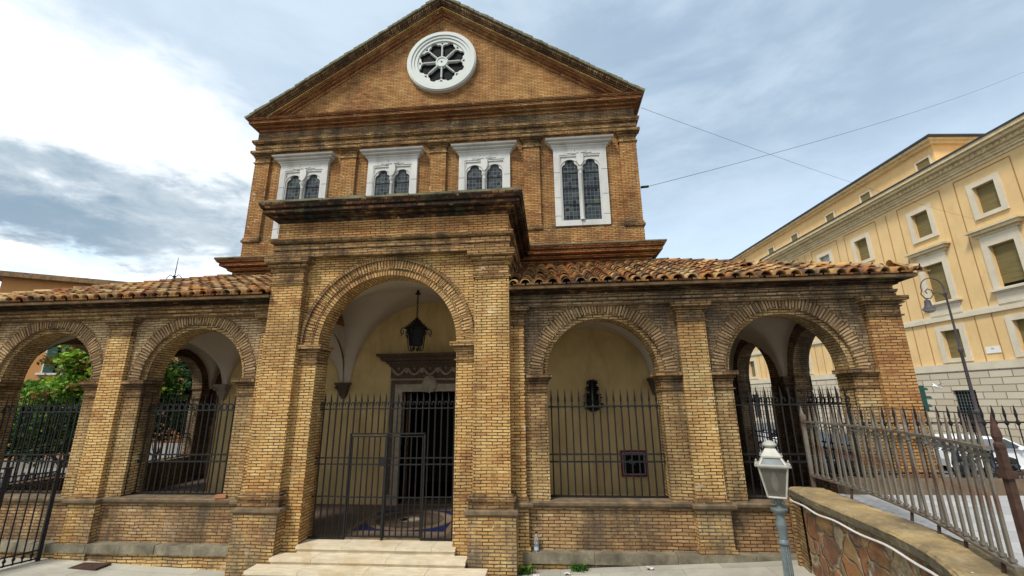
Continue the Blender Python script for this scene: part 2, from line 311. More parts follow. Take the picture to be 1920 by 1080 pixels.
# ------------------------------------------------------------------ mesh tools
class MB:
    def __init__(s): s.v = []; s.f = []; s.uv = []; s.r = []; s.rv = None; s.t = None
    def pt(s, p): s.v.append(Vector(p)); return len(s.v)-1
    def face(s, pts, uv=None, flip=False):
        idx = [s.pt(p) for p in pts]
        if flip: idx.reverse(); uv = list(reversed(uv)) if uv else None
        s.f.append(idx); s.uv.append(uv); s.r.append(s.rv if s.rv is not None else random.random())
    def idface(s, idx, uv=None): s.f.append(list(idx)); s.uv.append(uv); s.r.append(s.rv if s.rv is not None else random.random())
    def box(s, x0, x1, y0, y1, z0, z1, skip=''):
        p = lambda a, b, c: (a, b, c)
        if '-y' not in skip: s.face([p(x0, y0, z0), p(x1, y0, z0), p(x1, y0, z1), p(x0, y0, z1)])
        if '+y' not in skip: s.face([p(x1, y1, z0), p(x0, y1, z0), p(x0, y1, z1), p(x1, y1, z1)])
        if '-x' not in skip: s.face([p(x0, y1, z0), p(x0, y0, z0), p(x0, y0, z1), p(x0, y1, z1)])
        if '+x' not in skip: s.face([p(x1, y0, z0), p(x1, y1, z0), p(x1, y1, z1), p(x1, y0, z1)])
        if '+z' not in skip: s.face([p(x0, y0, z1), p(x1, y0, z1), p(x1, y1, z1), p(x0, y1, z1)])
        if '-z' not in skip: s.face([p(x0, y1, z0), p(x1, y1, z0), p(x1, y0, z0), p(x0, y0, z0)])
        return s
    def obox(s, c, ax, ay, hx, hy, z0, z1):
        """box with horizontal axes ax, ay (unit 2-vectors), half sizes"""
        c = Vector((c[0], c[1])); ax = Vector(ax); ay = Vector(ay)
        q = [c-ax*hx-ay*hy, c+ax*hx-ay*hy, c+ax*hx+ay*hy, c-ax*hx+ay*hy]
        s.prism([(p.x, p.y) for p in q], z0, z1); return s
    def prism(s, poly, z0, z1):
        n = len(poly)
        a = sum(poly[i][0]*poly[(i+1) % n][1]-poly[(i+1) % n][0]*poly[i][1] for i in range(n))
        if a < 0: poly = poly[::-1]
        d = 0
        for i in range(n):
            p, q = poly[i], poly[(i+1) % n]; L = math.hypot(q[0]-p[0], q[1]-p[1])
            s.face([(p[0], p[1], z0), (q[0], q[1], z0), (q[0], q[1], z1), (p[0], p[1], z1)], [(d, z0), (d+L, z0), (d+L, z1), (d, z1)]); d += L
        s.face([(p[0], p[1], z1) for p in poly]); s.face([(p[0], p[1], z0) for p in reversed(poly)]); return s
    def grid(s, rows, uvs=None, flip=False):
        """rows of points -> quads sharing vertices"""
        ids = [[s.pt(p) for p in r] for r in rows]
        for i in range(len(rows)-1):
            for j in range(len(rows[0])-1):
                q = [ids[i][j], ids[i][j+1], ids[i+1][j+1], ids[i+1][j]]
                u = [uvs[i][j], uvs[i][j+1], uvs[i+1][j+1], uvs[i+1][j]] if uvs else None
                if flip: q.reverse(); u = u[::-1] if u else None
                s.idface(q, u)
        return s
    def lathe(s, prof, c=(0, 0, 0), n=16, cap=True, ang=0, squash=1):
        rows = []
        for r, z in prof:
            rows.append([(c[0]+r*math.cos(2*math.pi*k/n+ang), c[1]+squash*r*math.sin(2*math.pi*k/n+ang), c[2]+z) for k in range(n+1)])
        uvs = [[(k/n*2*math.pi*max(r, .01), z) for k in range(n+1)] for r, z in prof]
        s.grid(rows, uvs)
        if cap: s.face([Vector(p) for p in rows[-1][:-1]]); s.face([Vector(p) for p in reversed(rows[0][:-1])])
        return s
    def tube(s, pts, r, n=6, cap=True, r1=None):
        pts = [Vector(p) for p in pts]; rows = []; up = None; m = len(pts)
        for i, p in enumerate(pts):
            d = (pts[min(i+1, m-1)]-pts[max(i-1, 0)]).normalized()
            if up is None:
                up = Vector((0, 0, 1)) if abs(d.z) < .9 else Vector((1, 0, 0))
            a = d.cross(up).normalized(); up = a.cross(d).normalized(); b = up
            rr = r if r1 is None else r+(r1-r)*i/max(1, m-1)
            if isinstance(r, (list, tuple)): rr = r[i]
            rows.append([p+(a*math.cos(2*math.pi*k/n)+b*math.sin(2*math.pi*k/n))*rr for k in range(n+1)])
        s.grid(rows)
        if cap: s.face(rows[0][:-1]); s.face(list(reversed(rows[-1][:-1])))
        return s
    def plate(s, outer, holes, y0, y1, fn=None, back=False, edge_outer=True):
        """flat plate in (u,z) with holes, between depth y0 (front) and y1 (back); fn maps (u,y,z)->xyz"""
        fn = fn or (lambda u, y, z: (u, y, z))
        def area(l): return sum(l[i][0]*l[(i+1) % len(l)][1]-l[(i+1) % len(l)][0]*l[i][1] for i in range(len(l)))
        outer = list(outer) if area(outer) > 0 else list(reversed(outer))
        holes = [list(h) if area(h) < 0 else list(reversed(h)) for h in holes]
        loops = [outer]+holes; flat = [p for l in loops for p in l]
        tris = tessellate_polygon([[Vector((p[0], p[1], 0)) for p in l] for l in loops])
        for t in tris:
            q = [flat[i] for i in t]
            if area(q) < 0: q.reverse()
            s.face([fn(p[0], y0, p[1]) for p in q], [(p[0], p[1]) for p in q])
            if back: s.face([fn(p[0], y1, p[1]) for p in reversed(q)], [(p[0], p[1]) for p in reversed(q)])
        for k, l in enumerate(loops):
            if k == 0 and not edge_outer: continue
            d = 0; n = len(l)
            for i in range(n):
                p, q = l[i], l[(i+1) % n]; L = math.hypot(q[0]-p[0], q[1]-p[1])
                s.face([fn(p[0], y1, p[1]), fn(q[0], y1, q[1]), fn(q[0], y0, q[1]), fn(p[0], y0, p[1])], [(y1, d), (y1, d+L), (y0, d+L), (y0, d)]); d += L
        return s
    def sweep(s, prof, path, closed=False, uvr=True):
        """sweep a moulding profile [(out,z)] along an xy path; outward = right-hand side of travel"""
        P = [Vector((p[0], p[1])) for p in path]; n = len(P); off = []
        for i in range(n):
            if closed: a, b = P[i-1], P[(i+1) % n]; d0 = (P[i]-a).normalized(); d1 = (b-P[i]).normalized()
            else:
                d0 = (P[i]-P[i-1]).normalized() if i > 0 else (P[1]-P[0]).normalized()
                d1 = (P[i+1]-P[i]).normalized() if i < n-1 else d0
            n0 = Vector((d0.y, -d0.x)); n1 = Vector((d1.y, -d1.x)); m = (n0+n1)
            m = m/ max(.3, (1+n0.dot(n1))); off.append(m)
        rows = []; uvs = []; d = 0; seq = list(range(n))+([0] if closed else [])
        vs = [0]
        for k in range(1, len(prof)): vs.append(vs[-1]+math.hypot(prof[k][0]-prof[k-1][0], prof[k][1]-prof[k-1][1]))
        z0 = prof[0][1]
        for j, i in enumerate(seq):
            if j: d += (P[i]-P[seq[j-1]]).length
            rows.append([(P[i].x+off[i].x*(o+.004), P[i].y+off[i].y*(o+.004), z) for o, z in prof])
            uvs.append([(d, z0+v) for v in vs])
        # separate quads (sharp)
        for j in range(len(rows)-1):
            for k in range(len(prof)-1):
                s.face([rows[j][k], rows[j+1][k], rows[j+1][k+1], rows[j][k+1]], [uvs[j][k], uvs[j+1][k], uvs[j+1][k+1], uvs[j][k+1]])
        if not closed and len(prof) > 2:
            s.face(list(reversed(rows[0]))); s.face(rows[-1])
        return s
    def build(s, name, mat, parent=None, smooth=False, loc=None, bevel=0):
        me = bpy.data.meshes.new(name)
        vv = s.v
        o = bpy.data.objects.new(name, me); sc.collection.objects.link(o)
        base = Vector((0, 0, 0))
        if loc is not None: base = Vector(loc)
        me.from_pydata([tuple(v-base) for v in vv], [], s.f)
        ul = me.uv_layers.new(name='UVMap'); k = 0
        for fi, f in enumerate(s.f):
            u = s.uv[fi]
            if u is None:
                a, b, c = vv[f[0]], vv[f[1]], vv[f[2]]; nrm = (b-a).cross(c-a)
                if len(f) > 3 and nrm.length < 1e-9: nrm = (vv[f[2]]-vv[f[1]]).cross(vv[f[3]]-vv[f[1]])
                ax, ay, az = abs(nrm.x), abs(nrm.y), abs(nrm.z)
                if az > ax and az > ay: u = [(vv[i].x, vv[i].y) for i in f]
                elif ay >= ax: u = [(vv[i].x, vv[i].z) for i in f]
                else: u = [(vv[i].y, vv[i].z) for i in f]
            for q in u: ul.data[k].uv = q; k += 1
        at = me.attributes.new('rnd', 'FLOAT', 'FACE'); at.data.foreach_set('value', s.r)
        if smooth:
            me.polygons.foreach_set('use_smooth', [True]*len(me.polygons))
        me.materials.append(mat); me.update()
        if smooth:
            try: me.set_sharp_from_angle(angle=R(40))
            except Exception: pass
        if loc is not None: o.location = base
        if parent is not None:
            o.parent = parent
            if loc is None: o.matrix_parent_inverse = parent.matrix_world.inverted() if False else Matrix.Translation(-parent.location)
        if bevel:
            b = o.modifiers.new('bevel', 'BEVEL'); b.width = bevel; b.segments = 2; b.limit_method = 'ANGLE'
        return o
def tag(o, label=None, cat=None, group=None, kind=None):
    if label: o['label'] = label
    if cat: o['category'] = cat
    if group: o['group'] = group
    if kind: o['kind'] = kind
    return o
def thing(name, label, cat, loc=(0, 0, 0), rz=0, group=None):
    o = bpy.data.objects.new(name, None); sc.collection.objects.link(o); o.location = loc; o.rotation_euler = (0, 0, rz)
    o.empty_display_size = .2
    return tag(o, label, cat, group)
def copy_tree(o, parent=None):
    c = o.copy(); sc.collection.objects.link(c)
    if parent: c.parent = parent
    for ch in list(o.children): copy_tree(ch, c)
    return c
def local(mb, name, mat, parent, smooth=False):
    """mesh given in the parent's local frame"""
    o = mb.build(name, mat, None, smooth); o.parent = parent; return o
def arc(cx, cz, r, a0, a1, n): return [(cx+r*math.cos(a0+(a1-a0)*i/n), cz+r*math.sin(a0+(a1-a0)*i/n)) for i in range(n+1)]
def arch_loop(cx, r, zs, zb, n=28, rl=None):
    rl = rl or r
    l = [(cx-rl, zb), (cx+rl, zb)]
    if rl != r: l.append((cx+rl, zs))
    l += arc(cx, zs, r, 0, math.pi, n)
    if rl != r: l.append((cx-rl, zs))
    return l
def ring(mb, cx, zs, r0, r1, y0, y1, n, fn=None, jit=.0, gap=.0):
    """voussoirs: n separate wedges"""
    fn = fn or (lambda u, y, z: (u, y, z))
    for i in range(n):
        a0 = math.pi*i/n; a1 = math.pi*(i+1)/n; yy = y0-random.random()*jit; ro = r1+random.uniform(-jit, jit)*1.2; ri = r0-random.uniform(0, jit)*.3
        g = gap/2/r1; b0, b1 = a0+g, a1-g
        P = lambda r, a, y: fn(cx+r*math.cos(a), y, zs+r*math.sin(a))
        U = lambda r, a: (r, a*(r0+r1)/2*1.0)
        mb.rv = random.random()
        mb.face([P(ri, b0, yy), P(ro, b0, yy), P(ro, b1, yy), P(ri, b1, yy)], [U(ri, b0), U(ro, b0), U(ro, b1), U(ri, b1)])
        mb.face([P(ro, b0, yy), P(ro, b0, y1), P(ro, b1, y1), P(ro, b1, yy)], [(0, a0*r1), (.05, a0*r1), (.05, a1*r1), (0, a1*r1)])
        mb.face([P(ri, b1, yy), P(ri, b1, y1), P(ri, b0, y1), P(ri, b0, yy)], [(0, a1*r1), (.05, a1*r1), (.05, a0*r1), (0, a0*r1)])
        if gap:
            mb.face([P(ri, b0, y1), P(ro, b0, y1), P(ro, b0, yy), P(ri, b0, yy)]); mb.face([P(ri, b1, yy), P(ro, b1, yy), P(ro, b1, y1), P(ri, b1, y1)])
    mb.rv = None
    return mb
def solid_ring(mb, cx, zs, r0, r1, y0, y1, n=40, fn=None):
    fn = fn or (lambda u, y, z: (u, y, z))
    a = arc(cx, zs, r1, 0, math.pi, n)+arc(cx, zs, r0, math.pi, 0, n)
    L0 = 0
    for i in range(n):
        t0, t1 = math.pi*i/n, math.pi*(i+1)/n
        P = lambda r, t, y: fn(cx+r*math.cos(t), y, zs+r*math.sin(t))
        mb.face([P(r0, t0, y0), P(r1, t0, y0), P(r1, t1, y0), P(r0, t1, y0)], [(r0, t0*r1), (r1, t0*r1), (r1, t1*r1), (r0, t1*r1)])
        mb.face([P(r1, t0, y0), P(r1, t0, y1), P(r1, t1, y1), P(r1, t1, y0)], [(y0, t0*r1), (y1, t0*r1), (y1, t1*r1), (y0, t1*r1)])
        mb.face([P(r0, t1, y0), P(r0, t1, y1), P(r0, t0, y1), P(r0, t0, y0)], [(y0, t1*r1), (y1, t1*r1), (y1, t0*r1), (y0, t0*r1)])
    return mb
# ================================================================== PORTICO
def capprof(z0, z1, pr, back=-.02):
    H = z1-z0; N = [(0, 0), (.27, .0), (.27, .075), (-.12, .075), (-.12, .10), (.0, .10), (.0, .44), (.24, .48), (.24, .55), (-.08, .55), (-.08, .575), (.52, .63), (.56, .71), (.26, .71), (.26, .735), (.96, .78), (1.0, .985)]
    return [(back, z0)]+[(a*pr, z0+b*H) for a, b in N]+[(back, z1)]
PT = thing('portico', 'brick portico with arches and a clay tile roof in front of the tall gabled church', 'portico', (0, .37, .41))
ZF = .41; XP, WP = 5.879, .251; C1, C2 = 4.181, 7.577; WY = .367; PY = .265; YB = 3.5
IN0, IN1 = 9.13, 9.50; YE = 7.0
def mp(s, pts): return [(s*x, y) for x, y in (pts if s > 0 else reversed(pts))]
for s in (1, -1):
    fn = lambda u, y, z: (s*u, y, z)
    lo = -.35
    m = MB()
    m.plate([(2.40, 3.405), (9.58, 3.405), (9.58, 4.75), (2.40, 4.75)][:0] or ([(2.40, 3.405)]+[(c, z) for cc in (C1, C2) for c, z in [(cc-1.152, 3.405)]+list(reversed(arc(cc, 3.41, 1.152, 0, math.pi, 28)))+[(cc+1.152, 3.405)]]+[(9.58, 3.405), (9.58, 4.75), (2.40, 4.75)]), [], WY, .45, fn)
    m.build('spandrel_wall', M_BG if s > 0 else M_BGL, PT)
    for u0, u1 in ((2.40, C1-1.06), (C1+1.06, C2-1.06), (C2+1.06, 9.58)):
        m = MB(); m.box(*sorted((s*u0, s*u1)), WY, .45, 1.17, 3.405); m.build('arcade_pier', M_BJ, PT)
    m = MB(); m.box(*sorted((s*2.40, s*9.58)), WY, .45, lo, 1.17); m.build('parapet_wall', M_BLW, PT)
    m = MB(); m.plate([(2.41, lo), (9.57, lo), (9.57, 4.74), (2.41, 4.74)], [arch_loop(C1, 1.06, 3.41, 1.18), arch_loop(C2, 1.06, 3.41, 1.18)], .43, .85, fn, back=True)
    m.build('inner_arcade_wall', M_BJ, PT)
    # side arcade
    fe = lambda u, w, z: (s*w, u, z)
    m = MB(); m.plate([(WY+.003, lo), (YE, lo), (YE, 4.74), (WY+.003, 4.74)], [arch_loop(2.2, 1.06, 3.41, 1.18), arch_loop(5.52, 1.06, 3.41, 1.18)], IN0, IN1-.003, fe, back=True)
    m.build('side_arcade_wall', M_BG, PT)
    for cy in (2.2, 5.52): m = MB(); ring(m, cy, 3.41, 1.06, 1.29, IN1+.01, IN1-.03, 30, fe, .008, .008); m.build('arch_ring', M_VG, PT)
    m = MB(); m.box(*sorted((s*5.95, s*9.55)), YE-.02, YE+.4, lo, 5.0); m.build('end_wall', M_BD, PT)
    # front arch rings
    for c in (C1, C2):
        m = MB(); ring(m, c, 3.41, 1.145, 1.39, WY-.012, WY+.03, 37, fn, .010, .013); m.build('arch_ring', M_VG, PT)
    # imposts
    prof = capprof(3.08, 3.41, .095, -.05)
    for c in (C1, C2):
        for q in (-1, 1):
            e = c+q*1.06; w = c+q*1.447
            path = [(e, .80), (e, WY), (w, WY)] if q > 0 else [(w, WY), (e, WY), (e, .80)]
            m = MB(); m.sweep(prof, mp(s, path)); m.build('impost', M_BM, PT)
    for cy in (2.2, 5.52):
        for q in (-1, 1):
            m = MB(); e = cy+q*1.06
            path = [(IN1-.01, e), (IN0, e), (IN0, e+q*.30)] if q > 0 else [(IN0, e+q*.30), (IN0, e), (IN1-.01, e)]
            path = [(x, y) for x, y in path]
            # wrap the jamb: inner face and reveal
            pp = mp(s, path) if q < 0 else mp(s, path)
            m.sweep(prof, pp); m.build('impost', M_BM, PT)
    # pilasters
    def pil(u0, u1, z0, z1, side=False):
        t = MB(); t.box(*sorted((s*u0, s*u1)), PY, WY+.05 if not side else .9, z0, z1); return t.build('pilaster', M_BW if not side else M_BO, PT)
    def cap(path, par):
        t = MB(); t.sweep(capprof(4.34, 4.703, .115), mp(s, path))
        return t.build('pilaster_capital', M_BM, par)
    def pbase(path, par):
        t = MB(); t.sweep([(-.02, 1.17), (.045, 1.17), (.05, 1.20), (.03, 1.225), (.03, 1.245), (.0, 1.27), (-.02, 1.27)], mp(s, path)); return t.build('pilaster_base', M_BM, par)
    p = pil(XP-WP, XP+WP, 1.15, 4.70); pa = [(XP-WP, WY+.02), (XP-WP, PY), (XP+WP, PY), (XP+WP, WY+.02)]; cap(pa, p); pbase(pa, p)
    p = pil(2.42, 2.70, 1.15, 4.70); pa = [(2.42, PY), (2.70, PY), (2.70, WY+.02)]; cap(pa, p); pbase(pa, p)
    p = pil(9.03, 9.60, 1.15, 4.70, True); pa = [(9.03, WY+.02), (9.03, PY), (9.60, PY), (9.60, .92), (9.5, .92)]; cap(pa, p); pbase(pa, p)
    # pedestals, sill and bench
    pw = XP-WP-.03, XP+WP+.03
    for a, b, yb in ((pw[0], pw[1], WY+.05), (2.42, 2.73, WY+.05), (9.0, 9.63, .95)):
        m = MB(); m.box(*sorted((s*a, s*b)), PY-.025, yb, lo, 1.12)
        m.box(*sorted((s*(a-.03 if a > 3 else a), s*(b+.03))), PY-.055, yb-.01, lo, .47)
        m.build('pilaster_pedestal', M_BP, PT)
    sp = [(2.42, PY-.03), (2.73, PY-.03), (2.73, WY), (pw[0], WY), (pw[0], PY-.03), (pw[1], PY-.03), (pw[1], WY), (9.0, WY), (9.0, PY-.03), (9.63, PY-.03), (9.63, 6.9)]
    m = MB(); m.sweep([(-.03, 1.06), (.0, 1.06), (.03, 1.085), (.045, 1.10), (.075, 1.115), (.085, 1.16), (.07, 1.175), (-.06, 1.182)], mp(s, sp))
    for c in (C1, C2): m.box(*sorted((s*(c-1.07), s*(c+1.07))), WY-.02, .86, 1.14, 1.186)
    m.build('sill', M_SILL, PT)
    m = MB(); z0, z1 = (.235, .40) if s > 0 else (.25, .40)
    random.seed(3+s); x = 2.62
    while x < 9.6:
        w = random.uniform(1.1, 1.6); x2 = min(x+w, 9.66)
        m.box(*sorted((s*x, s*(x2-.008))), .20+random.uniform(-.008, .008), WY+.02, z0+random.uniform(-.01, .01), z1+random.uniform(-.008, .008)); x = x2
    m.build('stone_bench', M_BENCH, PT, bevel=.015)
    m = MB(); m.box(*sorted((s*2.6, s*9.62)), .25, WY+.02, lo, .25); m.build('footing', M_BP, PT)
    # entablature and dark stained cornice under the tiles
    ep = [(2.42, PY), (9.56, PY), (9.56, 7.0)]
    m = MB(); m.sweep([(-.12, 4.702), (.02, 4.702), (.02, 4.765), (-.02, 4.765), (-.02, 4.778), (.03, 4.778), (.045, 4.815), (.05, 4.835), (-.02, 4.838), (-.02, 4.85), (.0, 4.85), (.0, 4.91), (.03, 4.915), (.03, 4.93), (-.1, 4.94)], mp(s, ep)); m.build('entablature', M_BM if s < 0 else M_BG, PT)
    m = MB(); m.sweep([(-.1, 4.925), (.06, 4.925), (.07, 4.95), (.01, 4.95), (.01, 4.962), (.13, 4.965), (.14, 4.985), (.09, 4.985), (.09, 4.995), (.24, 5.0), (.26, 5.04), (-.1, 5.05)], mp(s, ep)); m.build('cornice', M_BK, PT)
# threshold of the aisles, floor, inner wall, vaults
m = MB(); m.box(-9.12, 9.12, .50, 7.0, -.3, ZF); fl = m.build('floor', M_FLOOR, PT)
m = MB(); DW = .74
m.plate([(-5.93, ZF), (5.93, ZF), (5.93, 5.65), (-5.93, 5.65)], [[(-DW-.02, ZF+.001), (DW+.02, ZF+.001), (DW+.02, 3.18), (-DW-.02, 3.18)]], YB-.03, YB+.01)
for s in (1, -1): m.box(*sorted((s*5.90, s*5.95)), YB-.03, YE, ZF, 4.9)
m.build('plaster_wall', M_PLAST, PT)
def vault(x0, x1, y0, y1, zs, H, n=26):
    m = MB(); rows = []
    cx, cy, a, b = (x0+x1)/2, (y0+y1)/2, (x1-x0)/2, (y1-y0)/2
    for i in range(n+1):
        tx = -math.cos(math.pi*i/n)
        r = []
        for j in range(n+1):
            ty = -math.cos(math.pi*j/n)
            k1 = min(1, abs(tx)/.93); k2 = min(1, abs(ty)/.91); z = zs+H*max(math.sqrt(1-k1*k1), math.sqrt(1-k2*k2))
            r.append((cx+a*tx, cy+b*ty, z))
        rows.append(r)
    m.grid(rows, [[(p[0], p[1]) for p in r] for r in rows]); return m.build('ceiling_vault', M_VAULT, PT, smooth=True)
vault(-2.38, 2.38, .60, YB, 3.42, 2.17)
for s in (1, -1):
    vault(*sorted((s*2.40, s*5.86)), .84, YB, 3.42, 1.33); vault(*sorted((s*5.86, s*9.12)), .84, 3.62, 3.42, 1.33); vault(*sorted((s*5.92, s*9.12)), 3.62, YE, 3.42, 1.33)
    m = MB(); cy, b = (.84+YB)/2, (YB-.84)/2
    pts = [(.5, 3.42)]+[(cy-b*math.cos(math.pi*k/20), 3.42+1.33*math.sin(math.pi*k/20)) for k in range(21)]+[(YB+.02, 3.42), (YB+.02, 5.7), (.5, 5.7)]
    m.plate(pts, [], 2.35, 2.40, lambda u, w, z: (s*w, u, z), back=True); m.build('transverse_arch', M_VAULT, PT)
    # corbels / capitals under the vault springings
    def corbel(x, y, mat=M_CARVE, w=.17, d=.2):
        m = MB()
        for k in range(7):
            t = k/6; ww = w*(.30+.70*t**.7); dd = d*(.25+.75*t**.7); z = 3.0+.36*t
            m.box(x-ww, x+ww, y-dd, y+.02, z-.001*k, z+.06) if k < 6 else m.box(x-w-.02, x+w+.02, y-d-.02, y+.02, 3.36, 3.425)
        for sx in (-1, 1): m.lathe([(.0, -.05), (.04, -.03), (.05, 0), (.04, .03), (0, .05)], (x+sx*w*.85, y-d*.9, 3.30), 8)
        m.build('corbel', mat, PT)
    corbel(s*2.38, YB-.03); corbel(s*5.83, YB-.03, M_DOORST if s < 0 else M_CARVE); corbel(s*5.86, 1.06, M_CARVE, .15, .18)
    m = MB(); x0 = s*8.98; m.box(min(x0, s*9.12), max(x0, s*9.12), 3.40, 3.86, ZF, 3.2); m.box(*sorted((s*8.90, s*9.12)), 3.32, 3.94, 3.2, 3.42); m.build('inner_pier', M_BD, PT)
# main bay: order of the great arch
m = MB()
m.plate([(-1.78, -.35), (1.78, -.35), (1.78, 5.86), (-1.78, 5.86)], [arch_loop(0, 1.40, 4.03, .46, 40)], .15, .60, back=True)
m.build('great_arch_wall', M_BW, PT)
m = MB(); ring(m, 0, 4.03, 1.395, 1.50, .142, .2, 66, None, .004, .010); m.build('arch_ring', M_VO, PT)
m = MB(); ring(m, 0, 4.03, 1.53, 1.70, .118, .2, 72, None, .008, .012); m.build('arch_ring', M_VO, PT)
m = MB(); solid_ring(m, 0, 4.03, 1.70, 1.765, .075, .2, 48); m.build('arch_moulding', M_BM, PT)
m = MB(); solid_ring(m, 0, 4.03, 1.502, 1.528, .128, .2, 48); m.build('arch_moulding', M_BM, PT)
gi = capprof(3.67, 4.03, .11, -.03)
for s in (1, -1):
    m = MB(); m.sweep(gi, mp(s, [(1.78, .15), (1.40, .15), (1.40, .58)][::-1] if False else ([(1.40, .58), (1.40, .15), (1.78, .15)]))); m.build('impost', M_BM, PT)
    # great pier
    m = MB(); m.box(*sorted((s*1.771, s*2.439)), 0, .58, 1.0, 5.84); pier = m.build('pier', M_BW, PT)
    m = MB(); m.box(*sorted((s*1.705, s*2.535)), -.09, .8, -.35, 1.03); m.build('plinth', M_BP, pier)
    cpth = [(1.771, .6), (1.771, 0), (2.439, 0), (2.439, .6)]
    m = MB(); m.sweep([(.02, .99), (.066, 1.0), (.10, 1.03), (.125, 1.05), (.125, 1.10), (.08, 1.115), (-.02, 1.12)], mp(s, cpth)); m.build('plinth_moulding', M_SILL, pier)
    m = MB(); m.sweep([(-.02, 1.11), (.06, 1.11), (.06, 1.24), (.085, 1.25), (.09, 1.285), (.05, 1.30), (.045, 1.33), (.02, 1.355), (.0, 1.36), (-.02, 1.36)], mp(s, cpth)); m.build('pier_base', M_BM, pier)
    m = MB(); m.sweep(capprof(5.27, 5.833, .135), mp(s, cpth)); m.build('pier_capital', M_BM, pier)
m = MB(); W0 = 2.439
bp = [(-W0, 3.48), (-W0, 0), (W0, 0), (W0, 3.48)]
m.sweep([(-.8, 5.836), (.02, 5.836), (.02, 5.97), (-.03, 5.97), (-.03, 5.985), (.035, 5.985), (.035, 6.10), (-.02, 6.10), (-.02, 6.114), (.07, 6.13), (.10, 6.18), (.10, 6.215), (-.02, 6.218), (-.1, 6.14)], bp); m.build('architrave', M_BM, PT)
m = MB(); m.box(-W0, W0, 0, 3.49, 6.20, 6.70); m.box(-W0+.01, -W0+.14, .45, 3.49, 4.9, 6.2); m.box(W0-.14, W0-.01, .45, 3.49, 4.9, 6.2); m.build('frieze', M_BO, PT)
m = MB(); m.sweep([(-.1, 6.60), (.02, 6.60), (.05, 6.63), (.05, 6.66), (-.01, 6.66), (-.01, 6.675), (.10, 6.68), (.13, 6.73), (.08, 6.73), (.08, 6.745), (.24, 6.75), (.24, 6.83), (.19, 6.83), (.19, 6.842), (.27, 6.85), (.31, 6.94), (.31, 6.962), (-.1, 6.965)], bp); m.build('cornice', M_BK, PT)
m = MB(); random.seed(5)
for k in range(12):
    x0 = -2.74+k*.4567; m.box(x0, x0+.45, -.31+random.uniform(-.012, .012), 3.49, 6.955, 7.005+random.uniform(-.012, .015))
m.build('coping', M_LEDGE, PT)
# tiled roofs
random.seed(11)
SL = .405; EY = -.10; EZ = 5.045
for s in (1, -1):
    m = MB(); mt = MB()
    X1 = 9.80
    hx = X1-3.6
    # boarding under the tiles
    m.face([(s*2.44, EY, EZ), (s*X1, EY, EZ), (s*hx, 3.5, EZ+3.6*SL), (s*2.44, 3.5, EZ+3.6*SL)])
    m.face([(s*X1, EY, EZ), (s*X1, 7.3, EZ), (s*hx, 7.3, EZ+3.6*SL), (s*hx, 3.5, EZ+3.6*SL)])
    m.box(*sorted((s*2.44, s*(X1-.02))), EY+.03, EY+.08, EZ-.05, EZ+.0)
    cy = math.hypot(1, SL); ny, nz = -SL/cy, 1/cy
    ncol = 28; du = (X1-.08-2.52)/ncol
    for i in range(ncol+1):
        u = 2.52+i*du; slope_len = min(3.6, X1+.05-u)*cy
        nr = int(slope_len/.30)+1; skip_cov = random.random() < .06
        ju = random.uniform(-.015, .015)
        for k in range(nr):
            d0 = k*.30+random.uniform(-.02, .02); d1 = d0+.37
            if d1 > slope_len+.12: d1 = slope_len+.12
            if d1-d0 < .08: continue
            # pan tile: flat slab tilted up at its lower end
            mt.rv = random.random()*.75; lift0 = .045+random.uniform(-.006, .008); a = u+.015; b = u+du-.015
            def T(u_, d, h): return (s*u_, EY+d/cy+ny*h, EZ+d*SL/cy+nz*h)
            mt.face([T(a, d0, lift0), T(b, d0, lift0), T(b, d1, .012), T(a, d1, .012)]); mt.face([T(a, d0, lift0-.03), T(b, d0, lift0-.03), T(b, d0, lift0), T(a, d0, lift0)])
            # cover tile
            if random.random() < (.82 if skip_cov else .035) and k > 0: continue
            mt.rv = random.random(); r0 = .098+random.uniform(-.008, .010); r1 = .074; cu_ = u+ju+random.uniform(-.008, .008); h0 = .045; h1 = .022
            sk = random.uniform(-.012, .012)
            n = 7; rows = []; rin = []
            for (dd, rr, hh, sh) in ((d0-.03, r0, h0, 0), (d1, r1, h1, sk)):
                rows.append([T(cu_+sh-rr*math.cos(math.pi*q/n), dd, hh+rr*.92*math.sin(math.pi*q/n)) for q in range(n+1)])
                rin.append([T(cu_+sh-(rr-.016)*math.cos(math.pi*q/n), dd, hh-.002+(rr-.016)*.92*math.sin(math.pi*q/n)) for q in range(n+1)])
            mt.grid(rows); mt.grid([rin[0], rows[0]])
            mt.grid([rin[1], rin[0]])
    # hip and ridge tiles
    for k in range(16):
        t0, t1 = k/16, (k+1.25)/16
        mt.rv = random.random(); A = Vector((s*(X1-3.6*t0), EY+3.6*t0, EZ+3.6*SL*t0+.06)); B = Vector((s*(X1-3.6*t1), EY+3.6*t1, EZ+3.6*SL*t1+.04))
        d = (B-A).normalized(); sd_ = d.cross(Vector((0, 0, 1))).normalized(); upv = sd_.cross(d)
        rows = [[P_+sd_*(-r*math.cos(math.pi*q/6))+upv*(r*math.sin(math.pi*q/6)) for q in range(7)] for P_, r in ((A, .11), (B, .09))]
        mt.grid(rows)
    for k in range(22):    # side eave tiles seen end on
        y = EY+.1+k*.2; mt.rv = random.random()
        rows = [[(s*xx, y-.085*math.cos(math.pi*q/6), EZ+(X1-xx)*SL+.04+.08*math.sin(math.pi*q/6)) for q in range(7)] for xx in (X1+.03, X1-.4)]
        mt.grid(rows)
    rf = m.build('roof', M_PAN, PT); mt.rv = None
    mt.build('roof_tiles', M_TILE, rf, smooth=True)
    m = MB(); m.box(*sorted((s*2.45, s*6.15)), 3.40, 3.5, 6.40, 6.60); m.build('flashing', M_FLASH, rf)
